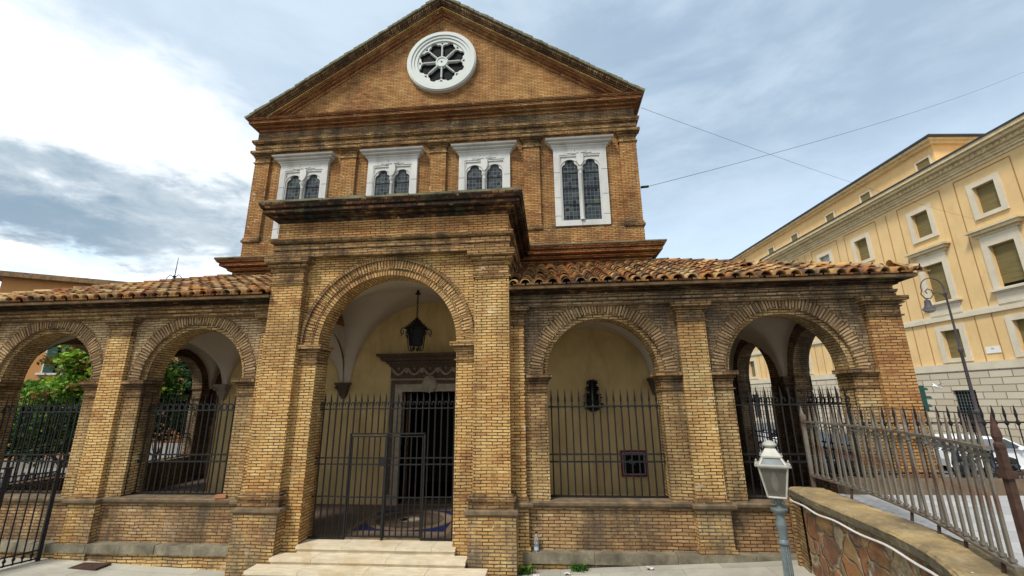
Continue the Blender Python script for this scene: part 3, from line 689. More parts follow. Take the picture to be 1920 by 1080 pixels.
# marble door surround, in the portico's back wall (part of the church)
CH = thing('church', 'tall orange brick church front with a triangular pediment, rose window and four white marble windows', 'church', (0, 3.5, .3))
YF = 3.5; HW = 5.90
m = MB()
m.plate([(-HW, -.3), (HW, -.3), (HW, 11.5), (0, 15.45), (-HW, 11.5)], [[(-DW, .40), (DW, .40), (DW, 3.16), (-DW, 3.16)]], YF, YF+.6)
m.box(-HW+.003, -HW+.5, YF+.5, 22, -.3, 11.5); m.box(HW-.5, HW-.003, YF+.5, 22, -.3, 11.5); m.box(-HW, HW, 21.8, 22.3, -.3, 11.5)
m.build('facade_wall', M_BO, CH)
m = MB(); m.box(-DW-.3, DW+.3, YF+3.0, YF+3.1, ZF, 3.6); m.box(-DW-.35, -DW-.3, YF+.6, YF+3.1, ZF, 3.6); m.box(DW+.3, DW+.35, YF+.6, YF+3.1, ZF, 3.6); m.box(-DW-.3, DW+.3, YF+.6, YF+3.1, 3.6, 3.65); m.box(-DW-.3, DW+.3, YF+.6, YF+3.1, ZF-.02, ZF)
m.build('painted_dark_interior', M_DARK, CH)  # box behind the door, its lack of light painted in as black
# door surround
yd = YF-.03
m = MB(); fr = [(-DW-.34, ZF), (-DW-.34, 3.5), (DW+.34, 3.5), (DW+.34, ZF)]
m.plate([(-DW-.34, ZF), (-DW, ZF), (-DW, 3.165), (DW, 3.165), (DW, ZF), (DW+.34, ZF), (DW+.34, 3.50), (-DW-.34, 3.50)], [], yd-.10, YF+.3)
ds = m.build('door_surround', M_DOORST, CH)
m = MB()
for s in (1, -1): m.box(*sorted((s*(DW+.30), s*(DW+.20))), yd-.125, yd-.09, ZF+.25, 3.46)
m.box(-DW-.30, DW+.30, yd-.127, yd-.09, 3.36, 3.46)
m.build('carved_border', M_CARVE, ds)
m = MB(); random.seed(21)
m.box(-DW-.34, DW+.34, yd-.09, yd+.01, 3.52, 3.83)
for k in range(5):      # garlands
    cx = -.86+k*.43
    for q in range(9):
        t = q/8; x = cx-.17+.34*t; z = 3.74-.15*math.sin(math.pi*t); pass
m.build('carved_frieze', M_CARVE, ds)
m = MB()
for k in range(5):
    cx = -.86+k*.43
    for q in range(11):
        t = q/10; x = cx-.18+.36*t; z = 3.76-.15*math.sin(math.pi*t); m.lathe([(0, -.034), (.028, -.02), (.036, 0), (.028, .02), (0, .034)], (x, yd-.11, z), 6)
    m.lathe([(0, -.06), (.045, -.03), (.05, 0), (.035, .05), (0, .06)], (cx+.215, yd-.11, 3.70), 8); m.lathe([(0, -.04), (.03, 0), (0, .04)], (cx, yd-.11, 3.77), 6)
m.build('garland', M_DOORST, ds)
m = MB(); m.sweep([(-.02, 3.82), (.02, 3.82), (.04, 3.88), (.09, 3.90), (.10, 3.95), (.20, 3.98), (.22, 4.04), (.30, 4.09), (.32, 4.15), (-.02, 4.17)], [(-DW-.36, yd+.05), (-DW-.36, yd-.06), (DW+.36, yd-.06), (DW+.36, yd+.05)])
for k in range(34):
    x = -DW-.40+k*.0665; m.box(x, x+.036, yd-.15, yd-.05, 3.895, 3.945)
m.build('door_cornice', M_CARVE, ds)
m = MB(); m.lathe([(.0, .0), (.17, .0), (.19, .03), (.15, .06), (.1, .09), (0, .11)], (0, 0, 0), 20)
for v in m.v:
    x, y, z = v; v.x = x; v.y = yd-.11-z; v.z = 3.36+y*1.15
for q in range(12):
    a = q*math.pi/6; m.lathe([(0, -.03), (.03, 0), (0, .03)], (.2*math.cos(a), yd-.13, 3.36+.22*math.sin(a)), 6)
m.build('cartouche', M_DOORST, ds)
# facade orders
pxs = [-5.67, -2.835, 0, 2.835, 5.67]; PW = .241; YP = 3.40
def steps(path_off=0.):
    pts = [(-HW-.01, 9)]
    for i, c in enumerate(pxs):
        a, b = c-PW, c+PW
        if i == 0: pts += [(-HW-.012, YP), (b, YP), (b, YF)]
        elif i == 4: pts += [(a, YF), (a, YP), (HW+.012, YP)]
        else: pts += [(a, YF), (a, YP), (b, YP), (b, YF)]
    pts.append((HW+.01, 9)); return pts
m = MB(); m.box(-HW-.02, HW+.02, YP, YF+.05, 6.98, 7.60); m.build('pedestal_course', M_BO, CH)
for c in pxs:
    a, b = (c-PW, c+PW)
    if c < -5: a = -HW-.012
    if c > 5: b = HW+.012
    m = MB(); m.box(a, b, YP, YF+.03 if abs(c) < 5 else 4.1, 7.58, 10.65); p = m.build('pilaster', M_BO, CH)
    q = [(a, YF+.02), (a, YP), (b, YP), (b, YF+.02)]
    m = MB(); m.sweep(capprof(10.25, 10.643, .12), q); m.build('pilaster_capital', M_BM, p)
m = MB(); m.sweep([(-.06, 7.58), (.02, 7.58), (.045, 7.60), (.045, 7.66), (.02, 7.68), (.02, 7.72), (0, 7.75), (-.06, 7.752)], steps()); m.build('base_moulding', M_BM, CH)
fp = [(-HW-.03, 21), (-HW-.03, YP), (HW+.03, YP), (HW+.03, 21)]
m = MB(); m.sweep([(-.12, 10.635), (.01, 10.635), (.01, 10.74), (-.03, 10.74), (-.03, 10.755), (.025, 10.755), (.025, 10.87), (-.02, 10.87), (-.02, 10.885), (.07, 10.90), (.11, 10.96), (.115, 11.02), (-.05, 11.03)], fp); m.build('architrave', M_BM, CH)
m = MB(); m.box(-HW-.03, HW+.03, YP, YF+.05, 11.0, 11.42); m.build('frieze', M_BG, CH)
m = MB(); m.sweep([(-.05, 11.35), (.03, 11.35), (.05, 11.39), (.05, 11.42), (-.01, 11.42), (-.01, 11.44), (.12, 11.45), (.14, 11.50), (.08, 11.50), (.08, 11.515), (.27, 11.52), (.27, 11.60), (.22, 11.60), (.22, 11.613), (.30, 11.62), (.35, 11.68), (-.1, 11.69)], [(x*.986, y) for x, y in fp]); m.build('pediment_base_cornice', M_BR, CH)
# raking cornice
def rake(prof, name, mat):
    m = MB(); m.sweep(prof, [(-6.14, 11.67), (0, 15.80), (6.14, 11.67)])
    for v in m.v: x, y, z = v; v.x, v.y, v.z = x, YF-z, y
    return m.build(name, mat, CH)
rake([(.0, .42), (.065, .42), (.07, .37), (.125, .345), (.125, .22)], 'raking_cornice_edge', M_RK)
rake([(.155, .22), (.155, .29), (.195, .275), (.20, .235), (.20, .14)], 'raking_rowlock_course', M_VO)
rake([(.215, .14), (.215, .21), (.25, .18), (.25, .11), (.262, .11), (.262, .14), (.30, .10), (.30, .05), (.31, .05), (.31, .07), (.355, .04), (.36, -.02)], 'raking_cornice', M_BR)
rake([(.12, .19), (.37, .03)], 'raking_bed', M_BR)
m = MB()
L = math.hypot(6.14, 4.13); ux, uz = 6.14/L, 4.13/L
for s in (1, -1):      # brick dentils in the shadow of the cornice and the rowlock course
    n = 96
    for k in range(n):
        d = .35+k*(L-.6)/n
        for (o0, o1, dep, w) in ((.128, .154, .335, .045),):
            c = Vector((-s*6.14+s*ux*d, 0, 11.67+uz*d)); nx, nz_ = s*uz, -ux
            q = [c+Vector((nx*o0-s*ux*w/2, 0, nz_*o0-uz*w/2)), c+Vector((nx*o0+s*ux*w/2, 0, nz_*o0+uz*w/2)), c+Vector((nx*o1+s*ux*w/2, 0, nz_*o1+uz*w/2)), c+Vector((nx*o1-s*ux*w/2, 0, nz_*o1-uz*w/2))]
            m.plate([(p.x, p.z) for p in q], [], YF-dep, YF-.2)
m.build('dentils', M_BM, CH)
m = MB(); random.seed(8)
for s in (1, -1):
    a = Vector((s*6.20, 11.66)); b = Vector((0, 15.84)); n = 40; nn = Vector((s*4.18, 6.30)).normalized()
    for k in range(n):
        p0 = a+(b-a)*(k/n); p1 = a+(b-a)*((k+1.05)/n); h = .05+random.uniform(0, .03)
        q = [p0-nn*.02, p1-nn*.02, p1+nn*h*.7, p0+nn*h]
        m.plate([(p.x, p.y) for p in q], [], YF-.46-random.uniform(0, .03), 22, back=False)
m.build('roof', M_LEDGE, CH)
m = MB(); m.sweep([(-.05, 6.48), (.02, 6.48), (.05, 6.55), (.09, 6.58), (.09, 6.63), (.03, 6.63), (.03, 6.645), (.18, 6.66), (.21, 6.73), (.14, 6.73), (.14, 6.75), (.34, 6.77), (.34, 6.84), (.28, 6.84), (.28, 6.855), (.38, 6.865), (.44, 6.965), (-.05, 7.0)], fp); m.build('lower_cornice', M_BR, CH)
m = MB(); m.sweep([(-.05, 6.965), (.44, 6.965), (.44, 7.0), (-.05, 7.02)], fp); m.build('lower_coping', M_LEDGE, CH)
# tie rod anchor
m = MB(); m.tube([(HW+.03, 3.42, 8.76), (HW+.25, 3.40, 8.77)], .035, 8)
for k in range(3): m.lathe([(.0, -.02), (.05, -.015), (.05, .015), (0, .02)], (HW+.08+k*.06, 3.41, 8.765), 8)
m.build('cable_insulator', M_IRONB, CH)

# ---- windows
def star(shapes, c, n=72):
    """outline of a union of circles/convex boxes seen from c"""
    pts = []
    for k in range(n):
        a = 2*math.pi*k/n; d = (math.cos(a), math.sin(a)); best = 0
        for sh in shapes:
            if sh[0] == 'c':
                ox, oz = c[0]-sh[1], c[1]-sh[2]; b = ox*d[0]+oz*d[1]; q = b*b-(ox*ox+oz*oz-sh[3]**2)
                if q > 0:
                    t = -b+math.sqrt(q); t0 = -b-math.sqrt(q)
                    if t > best and (t0 <= best+.02): best = t
            else:
                x0, x1, z0, z1 = sh[1:]; t = 1e9
                if not (x0 <= c[0] <= x1 and z0 <= c[1] <= z1): continue
                if d[0] > 1e-9: t = min(t, (x1-c[0])/d[0])
                if d[0] < -1e-9: t = min(t, (x0-c[0])/d[0])
                if d[1] > 1e-9: t = min(t, (z1-c[1])/d[1])
                if d[1] < -1e-9: t = min(t, (z0-c[1])/d[1])
                best = max(best, t)
        pts.append((c[0]+d[0]*best, c[1]+d[1]*best))
    return pts
def light_loop(cx, grow=0):
    w = .235+grow; z0 = 7.86-grow; zs = 9.50
    head = star([('b', cx-w, cx+w, zs-.5, zs), ('c', cx-.10, zs+.01, .135+grow), ('c', cx+.10, zs+.01, .135+grow), ('c', cx, zs+.15, .14+grow)], (cx, zs), 72)
    up = [p for p in head if p[1] >= zs-1e-6]; up.sort(key=lambda p: math.atan2(p[1]-zs, p[0]-cx))
    return [(cx-w, z0), (cx+w, z0)]+[p for p in up]
WINDOW = None
def window(x):
    m = MB(); hw = .772
    m.plate([(x-hw, 7.678), (x+hw, 7.678), (x+hw, 10.16), (x-hw, 10.16)], [[(x-.60, 7.83), (x+.60, 7.83), (x+.60, 9.93), (x-.60, 9.93)]], YF-.10, YF+.0)
    w = m.build('window', M_MARBLE, CH)
    m = MB()
    for q, zz in ((-1, 8.55), (-1, 9.35), (1, 8.62), (1, 9.40), (-1, 7.98), (1, 8.0)): m.box(*sorted((x+q*.60, x+q*.773)), YF-.103, YF-.09, zz, zz+.012)
    m.box(x-.02, x-.008, YF-.103, YF-.09, 7.68, 7.83); m.box(x-.14, x-.13, YF-.103, YF-.09, 9.98, 10.11)
    for q in (-1, 1): m.box(*sorted((x+q*.16, x+q*.36)), YF-.103, YF-.09, 9.955, 9.975)
    m.build('joint', M_SILL, w)
    m = MB(); m.plate([(x-.66, 7.80), (x+.66, 7.80), (x+.66, 9.99), (x-.66, 9.99)], [[(x-.57, 7.82), (x+.57, 7.82), (x+.57, 9.88), (x-.57, 9.88)]], YF-.085, YF-.02); m.build('inner_frame', M_MARBLE, w)
    m = MB(); m.plate([(x-.60, 7.80), (x+.60, 7.80), (x+.60, 9.93), (x-.60, 9.93)], [light_loop(x-.302), light_loop(x+.302)], YF-.055, YF-.01)
    for q in (-1, 1): solid_ring(m, x+q*.302, 9.50, .275, .31, YF-.075, YF-.05, 18)
    m.build('tracery', M_MARBLE, w)
    m = MB(); m.lathe([(.07, 7.84), (.07, 7.88), (.05, 7.90), (.044, 7.93), (.040, 9.28), (.052, 9.30), (.044, 9.32), (.06, 9.40), (.085, 9.44), (.085, 9.49)], (x, YF-.085, 0), 12); m.build('colonnette', M_MARBLE, w, smooth=True)
    m = MB(); sh = [(x-.095, 9.93), (x-.105, 9.72), (x-.06, 9.60), (x, 9.54), (x+.06, 9.60), (x+.105, 9.72), (x+.095, 9.93), (x, 9.90)]
    m.plate(sh, [], YF-.135, YF-.05)
    for q in (-1, 1):
        for k in range(4):
            m.tube([(x+q*.03, YF-.11, 9.97+k*.006), (x+q*(.12+k*.02), YF-.11, 10.0-k*.012), (x+q*(.20+k*.01), YF-.105, 10.03-k*.03)], .010, 5)
    m.build('shield', M_MARBLE, w)
    m = MB()
    for q in (-1, 1):
        m.box(x+q*.302-.25, x+q*.302+.25, YF-.012, YF-.006, 7.84, 9.82)
        m2 = None
    m.build('pane', M_GLASS, w)
    m = MB()
    for q in (-1, 1):
        for z in (8.36, 8.87, 9.36): m.box(x+q*.302-.24, x+q*.302+.24, YF-.03, YF-.014, z-.012, z+.012)
    m.build('saddle_bar', M_IRON, w)
    m = MB(); m.sweep([(-.02, 10.12), (.01, 10.12), (.03, 10.17), (.07, 10.20), (.07, 10.225), (.04, 10.225), (.04, 10.235), (.14, 10.27), (.155, 10.30), (.11, 10.30), (.11, 10.31), (.20, 10.345), (.22, 10.385), (-.02, 10.39)], [(x-hw, YF+.0), (x-hw, YF-.09), (x+hw, YF-.09), (x+hw, YF)]); m.build('window_cornice', M_MARBLE, w)
for i in range(4): window(-4.2525+2.835*i)
# ---- rose window
RX, RZ, RR = 0, 13.58, 1.139
def pet(k):
    a = R(22.5+45*k); c, s_ = math.cos(a), math.sin(a)
    o = star([('c', .575, .115, .115), ('c', .575, -.115, .115), ('c', .675, 0, .115), ('c', .50, 0, .17)], (.55, 0), 60)
    # wedge towards the hub
    up = [p for p in o if p[0] > .50]; up.sort(key=lambda p: math.atan2(p[1], p[0]-.45))
    loc = [(.21, -.058), (.50, -.180)]+[p for p in up]+[(.50, .180), (.21, .058)]
    return [(RX+c*x-s_*y, RZ+s_*x+c*y) for x, y in loc]
def circ(r, n=64, a0=0): return [(RX+r*math.cos(2*math.pi*k/n+a0), RZ+r*math.sin(2*math.pi*k/n+a0)) for k in range(n)]
def spandrel(k):
    a = R(45*k); c, s_ = math.cos(a), math.sin(a)
    return [(RX+c*x-s_*y, RZ+s_*x+c*y) for x, y in ((.665, 0), (.745, .062), (.75, 0), (.745, -.062))]
m = MB(); m.plate(circ(RR), [circ(.90)], YF-.14, YF); rose = m.build('rose_window', M_ROSE, CH)
m = MB(); m.plate(circ(RR*1.0-.035), [circ(.99)], YF-.17, YF-.13); m.plate(circ(.93), [circ(.80)], YF-.11, YF); m.build('rim', M_ROSE, rose)
quat = [p for p in star([('c', .055, 0, .035), ('c', -.055, 0, .035), ('c', 0, .055, .035), ('c', 0, -.055, .035), ('b', -.03, .03, -.03, .03)], (0, 0), 48)]
m = MB(); m.plate(circ(.82), [pet(k) for k in range(8)]+[spandrel(k) for k in range(8)]+[[(RX+x, RZ+z) for x, z in quat]], YF-.075, YF-.004); m.build('tracery', M_ROSE, rose)
m = MB(); m.plate(circ(.19, 32), [circ(.15, 32)], YF-.11, YF-.07); m.plate(circ(.155, 32), [[(RX+x, RZ+z) for x, z in quat]], YF-.09, YF-.07)
for k in range(8):
    a = R(45*k); m.tube([(RX+.18*math.cos(a), YF-.075, RZ+.18*math.sin(a)), (RX+.60*math.cos(a), YF-.075, RZ+.60*math.sin(a))], .026, 8)
m.build('hub', M_ROSE, rose, smooth=True)
m = MB(); m.plate(circ(.80, 40), [], YF-.003, YF-.001); m.build('pane', M_BLACKG, rose)
# ================================================================== GROUND, PLATFORM, STREET
def court_z(x, y):
    pts = [(-14, .16), (-5.7, .12), (-2.7, -.02), (0, .04), (2.8, .11), (7.0, .36), (9.8, .4)]
    for (a, za), (b, zb) in zip(pts, pts[1:]):
        if x <= b: 
            t = max(0, (x-a)/(b-a)); z = za+(zb-za)*t; break
    else: z = .4
    return z+.012*math.sin(x*1.7+y)*math.cos(y*1.3)
m = MB(); m.face([(-900, -500, -1.6), (900, -500, -1.6), (900, 1300, -1.6), (-900, 1300, -1.6)]); tag(m.build('ground', M_EARTH), kind='structure')
m = MB(); m.grid([[(-14+k*.75, -16+j*.55, court_z(-14+k*.75, -16+j*.55)) for k in range(32)] for j in range(32)]); tag(m.build('court_pavement', M_COURT, smooth=True), kind='structure')
def smooth_path(P, n=6):
    out = []
    for i in range(len(P)-1):
        p0, p1, p2, p3 = (Vector(P[max(i-1, 0)]), Vector(P[i]), Vector(P[i+1]), Vector(P[min(i+2, len(P)-1)]))
        for k in range(n):
            t = k/n; out.append(.5*((2*p1)+(p2-p0)*t+(2*p0-5*p1+4*p2-p3)*t*t+(3*p1-p0-3*p2+p3)*t**3))
    out.append(Vector(P[-1])); return [tuple(p) for p in out]
WF = smooth_path([(7.02, -.05), (6.92, -.75), (6.88, -1.45), (6.84, -2.3), (6.72, -3.1), (6.42, -3.85), (5.95, -4.7), (5.5, -5.6), (5.2, -7.0), (5.1, -9.5)], 6)
def offs(path, d):
    res = []
    for i, p in enumerate(path):
        a = Vector(path[max(i-1, 0)]); b = Vector(path[min(i+1, len(path)-1)]); t = (b-a).normalized(); nrm = Vector((-t.y, t.x)); res.append((p[0]+nrm.x*d, p[1]+nrm.y*d))
    return res
RW = thing('retaining_wall', 'low curved retaining wall of rubble stone with a wide mossy coping under the grey railing', 'wall', (6.9, -1.5, .3))
i0 = 3
body = [(-.05, -.6), (-.05, .3), (-.05, 1.0), (-.05, 1.36)]
m = MB(); m.sweep([(-.03, -.6), (-.03, 1.372)], WF[:i0+1]); m.box(7.0, 7.5, -.06, .0, -.3, 1.372); m.build('brick_end', M_BJ, RW)
m = MB(); m.sweep([(-.06, -.6), (-.06, 1.372)], WF[i0:]); m.build('rubble_face', M_RUBBLE, RW)
random.seed(14)
m = MB(); m.sweep([(-.62, 1.368), (0, 1.368), (.012, 1.39), (.012, 1.475), (-.01, 1.495), (-.05, 1.505), (-.30, 1.508), (-.52, 1.50), (-.53, 1.36)], WF)
cop = m.build('coping', M_COPE, RW)
ss = cop.modifiers.new('cut', 'SUBSURF'); ss.subdivision_type = 'SIMPLE'; ss.levels = ss.render_levels = 4
tx = bpy.data.textures.new('worn', 'CLOUDS'); tx.noise_scale = .22; tx.noise_depth = 4
dm = cop.modifiers.new('worn', 'DISPLACE'); dm.texture = tx; dm.strength = .045; dm.mid_level = .5; dm.texture_coords = 'GLOBAL'
bw = MB()
M_CABLE = plain('white_conduit', (.62, .60, .58), .08, .5, 8, .05)
m = MB(); cp = [(p[0], p[1], 1.335-.012*math.sin(i*.9)) for i, p in enumerate(offs(WF, -.03))]
m.tube(cp[1:], .013, 6)
tag(m.build('conduit', M_CABLE), 'thin white conduit clipped along the rubble wall just under its coping', 'pipe')
# raised platform behind the wall
outer = offs(WF, .50)
m = MB(); poly = [(p[0], p[1]) for p in outer]+[(15, -9.5), (15, .05), (7.55, .05)]
m.plate(poly, [], 0, 0, lambda u, w, z: (u, z, 1.385)) if False else None
tr = tessellate_polygon([[Vector((p[0], p[1], 0)) for p in poly]])
for t in tr:
    q = [poly[i] for i in t]; m.face([(p[0], p[1], 1.385) for p in q])
m.box(15, 15.1, -9.5, .05, -1, 1.385); tag(m.build('platform_paving', M_PAVE), kind='structure')
m = MB()
rows = []
for i in range(24):
    x = 7.6+i*2.6; rows.append([(x, -20+j*6, min(.30, .30-.045*(x-10))) for j in range(18)])
m.grid(rows, flip=True); tag(m.build('street', M_ASPH, smooth=True), kind='structure')
m = MB(); rows = []
for i in range(12): rows.append([(-60+i*4.4, 7.4+j*5, -.25-.03*j) for j in range(12)])
rows2 = [[(-60+i*4.6, -16+j*2, .1) for j in range(12)] for i in range(11)]
m.grid(rows2, flip=True); m.grid(rows, flip=True); m.face([(-11.6, 7.4, -.25), (-11.6, 7.4, .1), (-11.6, 7.41, -.25)]); tag(m.build('garden_ground', M_EARTH), kind='structure')
# steps
ST = thing('stone_steps', 'three cream travertine steps leading up to the central gate', 'steps', (0, 0, .05))
random.seed(2)
def step(x0, x1, y0, y1, z, riser, joints):
    m = MB(); m.box(x0+.02, x1-.02, y0+.03, y1, z-riser, z-.045); xs = [x0]+joints+[x1]
    for a, b in zip(xs, xs[1:]): m.box(a+.003, b-.003, y0+random.uniform(-.004, .004), y1, z-.05, z)
    return m.build('step', M_STEP, ST, bevel=.008)
step(-1.40, 1.47, .07, .52, .472, .14, [-.55, .42, 1.05]); step(-1.70, 1.70, -.20, .10, .357, .13, [-.95, .35]); step(-1.92, 2.07, -.50, -.17, .262, .45, [-1.0, .1, 1.1])
# ================================================================== IRONWORK
def spear_bar(h, top, r=.0155):
    m = MB(); m.tube([(0, 0, 0), (0, 0, h)], r, 6)
    m.lathe([(.014, h-.04), (.028, h-.012), (.028, h+.012), (.016, h+.035), (.012, h+.06), (.022, h+.12), (.015, h+.2), (.004, top)], (0, 0, 0), 6); return m
def curl_bar(h, top, r=.015, side=-1):
    m = MB(); m.tube([(0, 0, 0), (0, 0, h+.06)], r, 6)
    m.lathe([(.010, h-.03), (.02, h-.01), (.02, h+.012), (.011, h+.03)], (0, 0, 0), 6)
    m.tube([(0, 0, h+.05), (.012, 0, h+.12), (.008, 0, h+.2), (0, 0, top)], [.014, .02, .015, .004], 6)
    m.tube([(0, 0, h+.03), (side*.012, 0, h+.09), (side*.035, 0, h+.128), (side*.062, 0, h+.118), (side*.072, 0, h+.085), (side*.068, 0, h+.055)], [.014, .013, .013, .012, .011, .008], 6); return m
def loop_bar(h, top, sp):
    m = MB(); m.tube([(0, 0, 0), (0, 0, h+.05)], .015, 6); m.lathe([(.014, h-.03), (.024, h), (.014, h+.03)], (0, 0, 0), 6)
    m.tube([(0, 0, h+.04), (.0, 0, top)], [.015, .004], 5)
    m.tube([(-sp*.62*math.cos(math.pi*k/8)+sp*.32, 0, h+.02+.105*math.sin(math.pi*k/8)) for k in range(9)], .013, 5); return m
def grille(name, label, loc, rz, width, n, barmb, rails, group=None, mat=None, cat='grille', r=.017):
    mat = mat or M_IRON
    g = thing(name, label, cat, loc, rz, group)
    for z in rails:
        m = MB(); m.box(-.03, width+.03, -r, r, z-.014, z+.014); local(m, 'rail', mat, g)
    sp = width/n; b0 = None
    for k in range(n):
        x = sp*(k+.5)
        if b0 is None: b0 = local(barmb, 'bar', mat, g); b0.location = (x, 0, 0)
        else:
            c = b0.copy(); sc.collection.objects.link(c); c.parent = g; c.location = (x, 0, 0)
    return g
GR = 'iron grilles closing the portico arches'
ZS = 1.19; RL = [.02, 1.80-ZS, 1.93-ZS, 2.79-ZS]
grille('iron_grille', 'straight spear topped iron grille in the arch just right of the great arch', (C1-1.06, .60, ZS), 0, 2.12, 16, spear_bar(1.60, 1.93), RL, GR)
grille('iron_grille', 'iron grille with hooked bars in the rightmost front arch, behind the white street lantern', (C2-1.06, .60, ZS), 0, 2.12, 15, curl_bar(1.60, 1.93, side=1), RL, GR)
grille('iron_grille', 'iron grille with hooked bars in the arch just left of the great arch', (-C1-1.06, .60, ZS), 0, 2.12, 16, loop_bar(1.60, 1.93, .1325), RL, GR)
grille('iron_grille', 'iron grille in the leftmost front arch with the green tree behind it', (-C2-1.06, .60, ZS), 0, 2.12, 16, loop_bar(1.60, 1.93, .1325), RL, GR)
for s in (1, -1):
    for cy, wh in ((2.2, 'nearer'), (5.52, 'deeper')):
        grille('iron_grille', 'iron grille in the %s side arch at the %s end of the portico' % (wh, 'right' if s > 0 else 'left'), (s*9.33, cy-1.06, ZS), R(90), 2.12, 14, loop_bar(1.60, 1.95, .15), RL, GR, M_IRONB)
GT = thing('iron_gate', 'tall iron gate with a double door filling the great central arch', 'gate', (-1.38, .47, .478))
def gl(mb, name, par=None): return local(mb, name, M_IRON, par or GT)
gx = lambda x: x+1.38; gz = lambda z: z-.478
for z in (.50, 1.20, 1.77, 1.885, 2.79):
    m = MB()
    if z > 2.7: m.box(-.03, 2.79, -.013, .013, gz(z)-.011, gz(z)+.011)
    elif z < .6: m.box(-.02, gx(-.72), -.018, .018, gz(z)-.015, gz(z)+.015); m.box(gx(.76), 2.78, -.018, .018, gz(z)-.015, gz(z)+.015)
    else: m.box(-.05, gx(-.71), -.012, .012, gz(z)-.011, gz(z)+.011); m.box(gx(.75), 2.80, -.012, .012, gz(z)-.011, gz(z)+.011)
    gl(m, 'rail')
m = MB()
for x in (-.715, .755): m.box(gx(x)-.014, gx(x)+.014, -.02, .02, 0, gz(2.33))
m.box(gx(-.729), gx(.769), -.02, .02, gz(2.31), gz(2.335)); gl(m, 'door_frame')
for x0, x1 in ((-.69, .0), (.028, .73)):
    m = MB()
    for a in (x0+.012, x1-.012): m.box(gx(a)-.011, gx(a)+.011, -.012, .012, .03, gz(2.27))
    for z in (.53, 1.19, 1.765, 1.88, 2.27): m.box(gx(x0), gx(x1), -.010, .010, gz(z)-.011, gz(z)+.011)
    lf = gl(m, 'gate_leaf')
    nb = 5
    for k in range(nb):
        m = MB(); x = x0+.012+(k+1)*(x1-x0-.024)/(nb+1); m.tube([(gx(x), 0, .05), (gx(x), 0, gz(2.27))], .0135, 6); o = gl(m, 'bar', lf)
m = MB(); m.box(gx(-.004), gx(.032), -.03, -.005, 0, gz(2.30)); m.box(gx(-.10), gx(.0), -.035, -.012, gz(1.74), gz(1.90)); gl(m, 'lock_post')
bb = curl_bar(2.79-.478, 2.79+.30-.478, side=-1); b0 = None
sp = 2.76/22
for k in range(22):
    x = sp*(k+.5)
    if -.70 < x-1.38 < .74:
        if 'bup' not in globals():
            t = MB(); t.tube([(0, 0, gz(2.33)), (0, 0, gz(2.80))], .0145, 6)
            q = curl_bar(2.79-.478, 2.79+.30-.478, side=-1)
            # keep only what lies above the door
            keep = MB()
            for f, r_ in zip(q.f, q.r):
                if min(q.v[i].z for i in f) > gz(2.7): keep.face([q.v[i] for i in f])
            for f in t.f: keep.face([t.v[i] for i in f])
            bup = local(keep, 'bar', M_IRON, GT); bup.location = (x, 0, 0)
        else:
            c = bup.copy(); sc.collection.objects.link(c); c.parent = GT; c.location = (x, 0, 0)
    else:
        if b0 is None: b0 = local(bb, 'bar', M_IRON, GT); b0.location = (x, 0, 0)
        else:
            c = b0.copy(); sc.collection.objects.link(c); c.parent = GT; c.location = (x, 0, 0)
# ---- grey railing on the platform edge
RP = smooth_path([(7.66, .42), (7.65, -.875), (7.44, -2.09), (7.30, -2.6), (7.09, -3.2), (6.83, -3.90)], 10)
def along(path, step_):
    res = []; acc = 0; nxt = 0
    for a, b in zip(path, path[1:]):
        a = Vector(a); b = Vector(b); L = (b-a).length; d = (b-a)/L
        while nxt <= acc+L: p = a+d*(nxt-acc); res.append((p.x, p.y, math.atan2(d.y, d.x))); nxt += step_
        acc += L
    return res
RA = thing('railing', 'weathered grey iron railing with flat spear pickets curving along the top of the rubble wall', 'railing', (7.66, .42, 1.385))
def rl(mb, name, mat=M_RAIL): return mb.build(name, mat, RA)
def flat(path, z, hw, hh):
    m = MB(); m.sweep([(-hw, z-hh), (hw, z-hh), (hw, z+hh), (-hw, z+hh), (-hw, z-hh)], path); return m
rl(flat(RP, 2.50, .028, .014), 'top_rail'); rl(flat(RP, 1.60, .03, .012), 'bottom_rail')
m = MB(); m.tube([(x, y, 2.775) for x, y in RP], .005, 5); rl(m, 'tip_wire', M_IRON)
pm = MB()
pm.box(-.023, .023, -.010, .010, 1.60-1.385, 2.50-1.385)
pm.box(-.034, .034, -.024, .024, 2.425-1.385, 2.450-1.385); pm.box(-.026, .026, -.018, .018, 2.39-1.385, 2.405-1.385)
pm.box(-.030, .030, -.02, .02, 1.625-1.385, 1.65-1.385)
a = 2.51-1.385
pm.face([(-.022, -.012, a), (.022, -.012, a), (.004, -.004, a+.27)]); pm.face([(.022, .012, a), (-.022, .012, a), (.004, .004, a+.27)])
pm.face([(-.022, .012, a), (-.022, -.012, a), (.004, -.004, a+.27), (.004, .004, a+.27)]); pm.face([(.022, -.012, a), (.022, .012, a), (.004, .004, a+.27), (.004, -.004, a+.27)])
first = None; random.seed(9)
for x, y, an in along(RP, .155):
    if first is None: first = local(pm, 'picket', M_RAIL, RA); o = first
    else: o = first.copy(); sc.collection.objects.link(o); o.parent = RA
    o.location = (x-7.66, y-.42, 0); o.rotation_euler = (random.uniform(-.03, .03), random.uniform(-.03, .03), an)
for t_ in (8, 19, 29, 38, 46):
    x, y = RP[min(t_, len(RP)-1)]
    m = MB(); m.tube([(x-.05, y, 1.37), (x-.02, y, 1.50), (x, y, 1.60)], .016, 6); rl(m, 'foot', M_RUST)
m = MB(); x, y = RP[0]; m.box(x-.03, x+.03, y-.02, y+.02, 1.3, 2.60); m.face([(x-.03, y-.02, 2.6), (x+.03, y-.02, 2.6), (x, y, 2.80)]); m.face([(x+.03, y+.02, 2.6), (x-.03, y+.02, 2.6), (x, y, 2.80)]); m.box(x-.01, x+.05, y-.03, y+.03, 2.53, 2.62); rl(m, 'end_post')
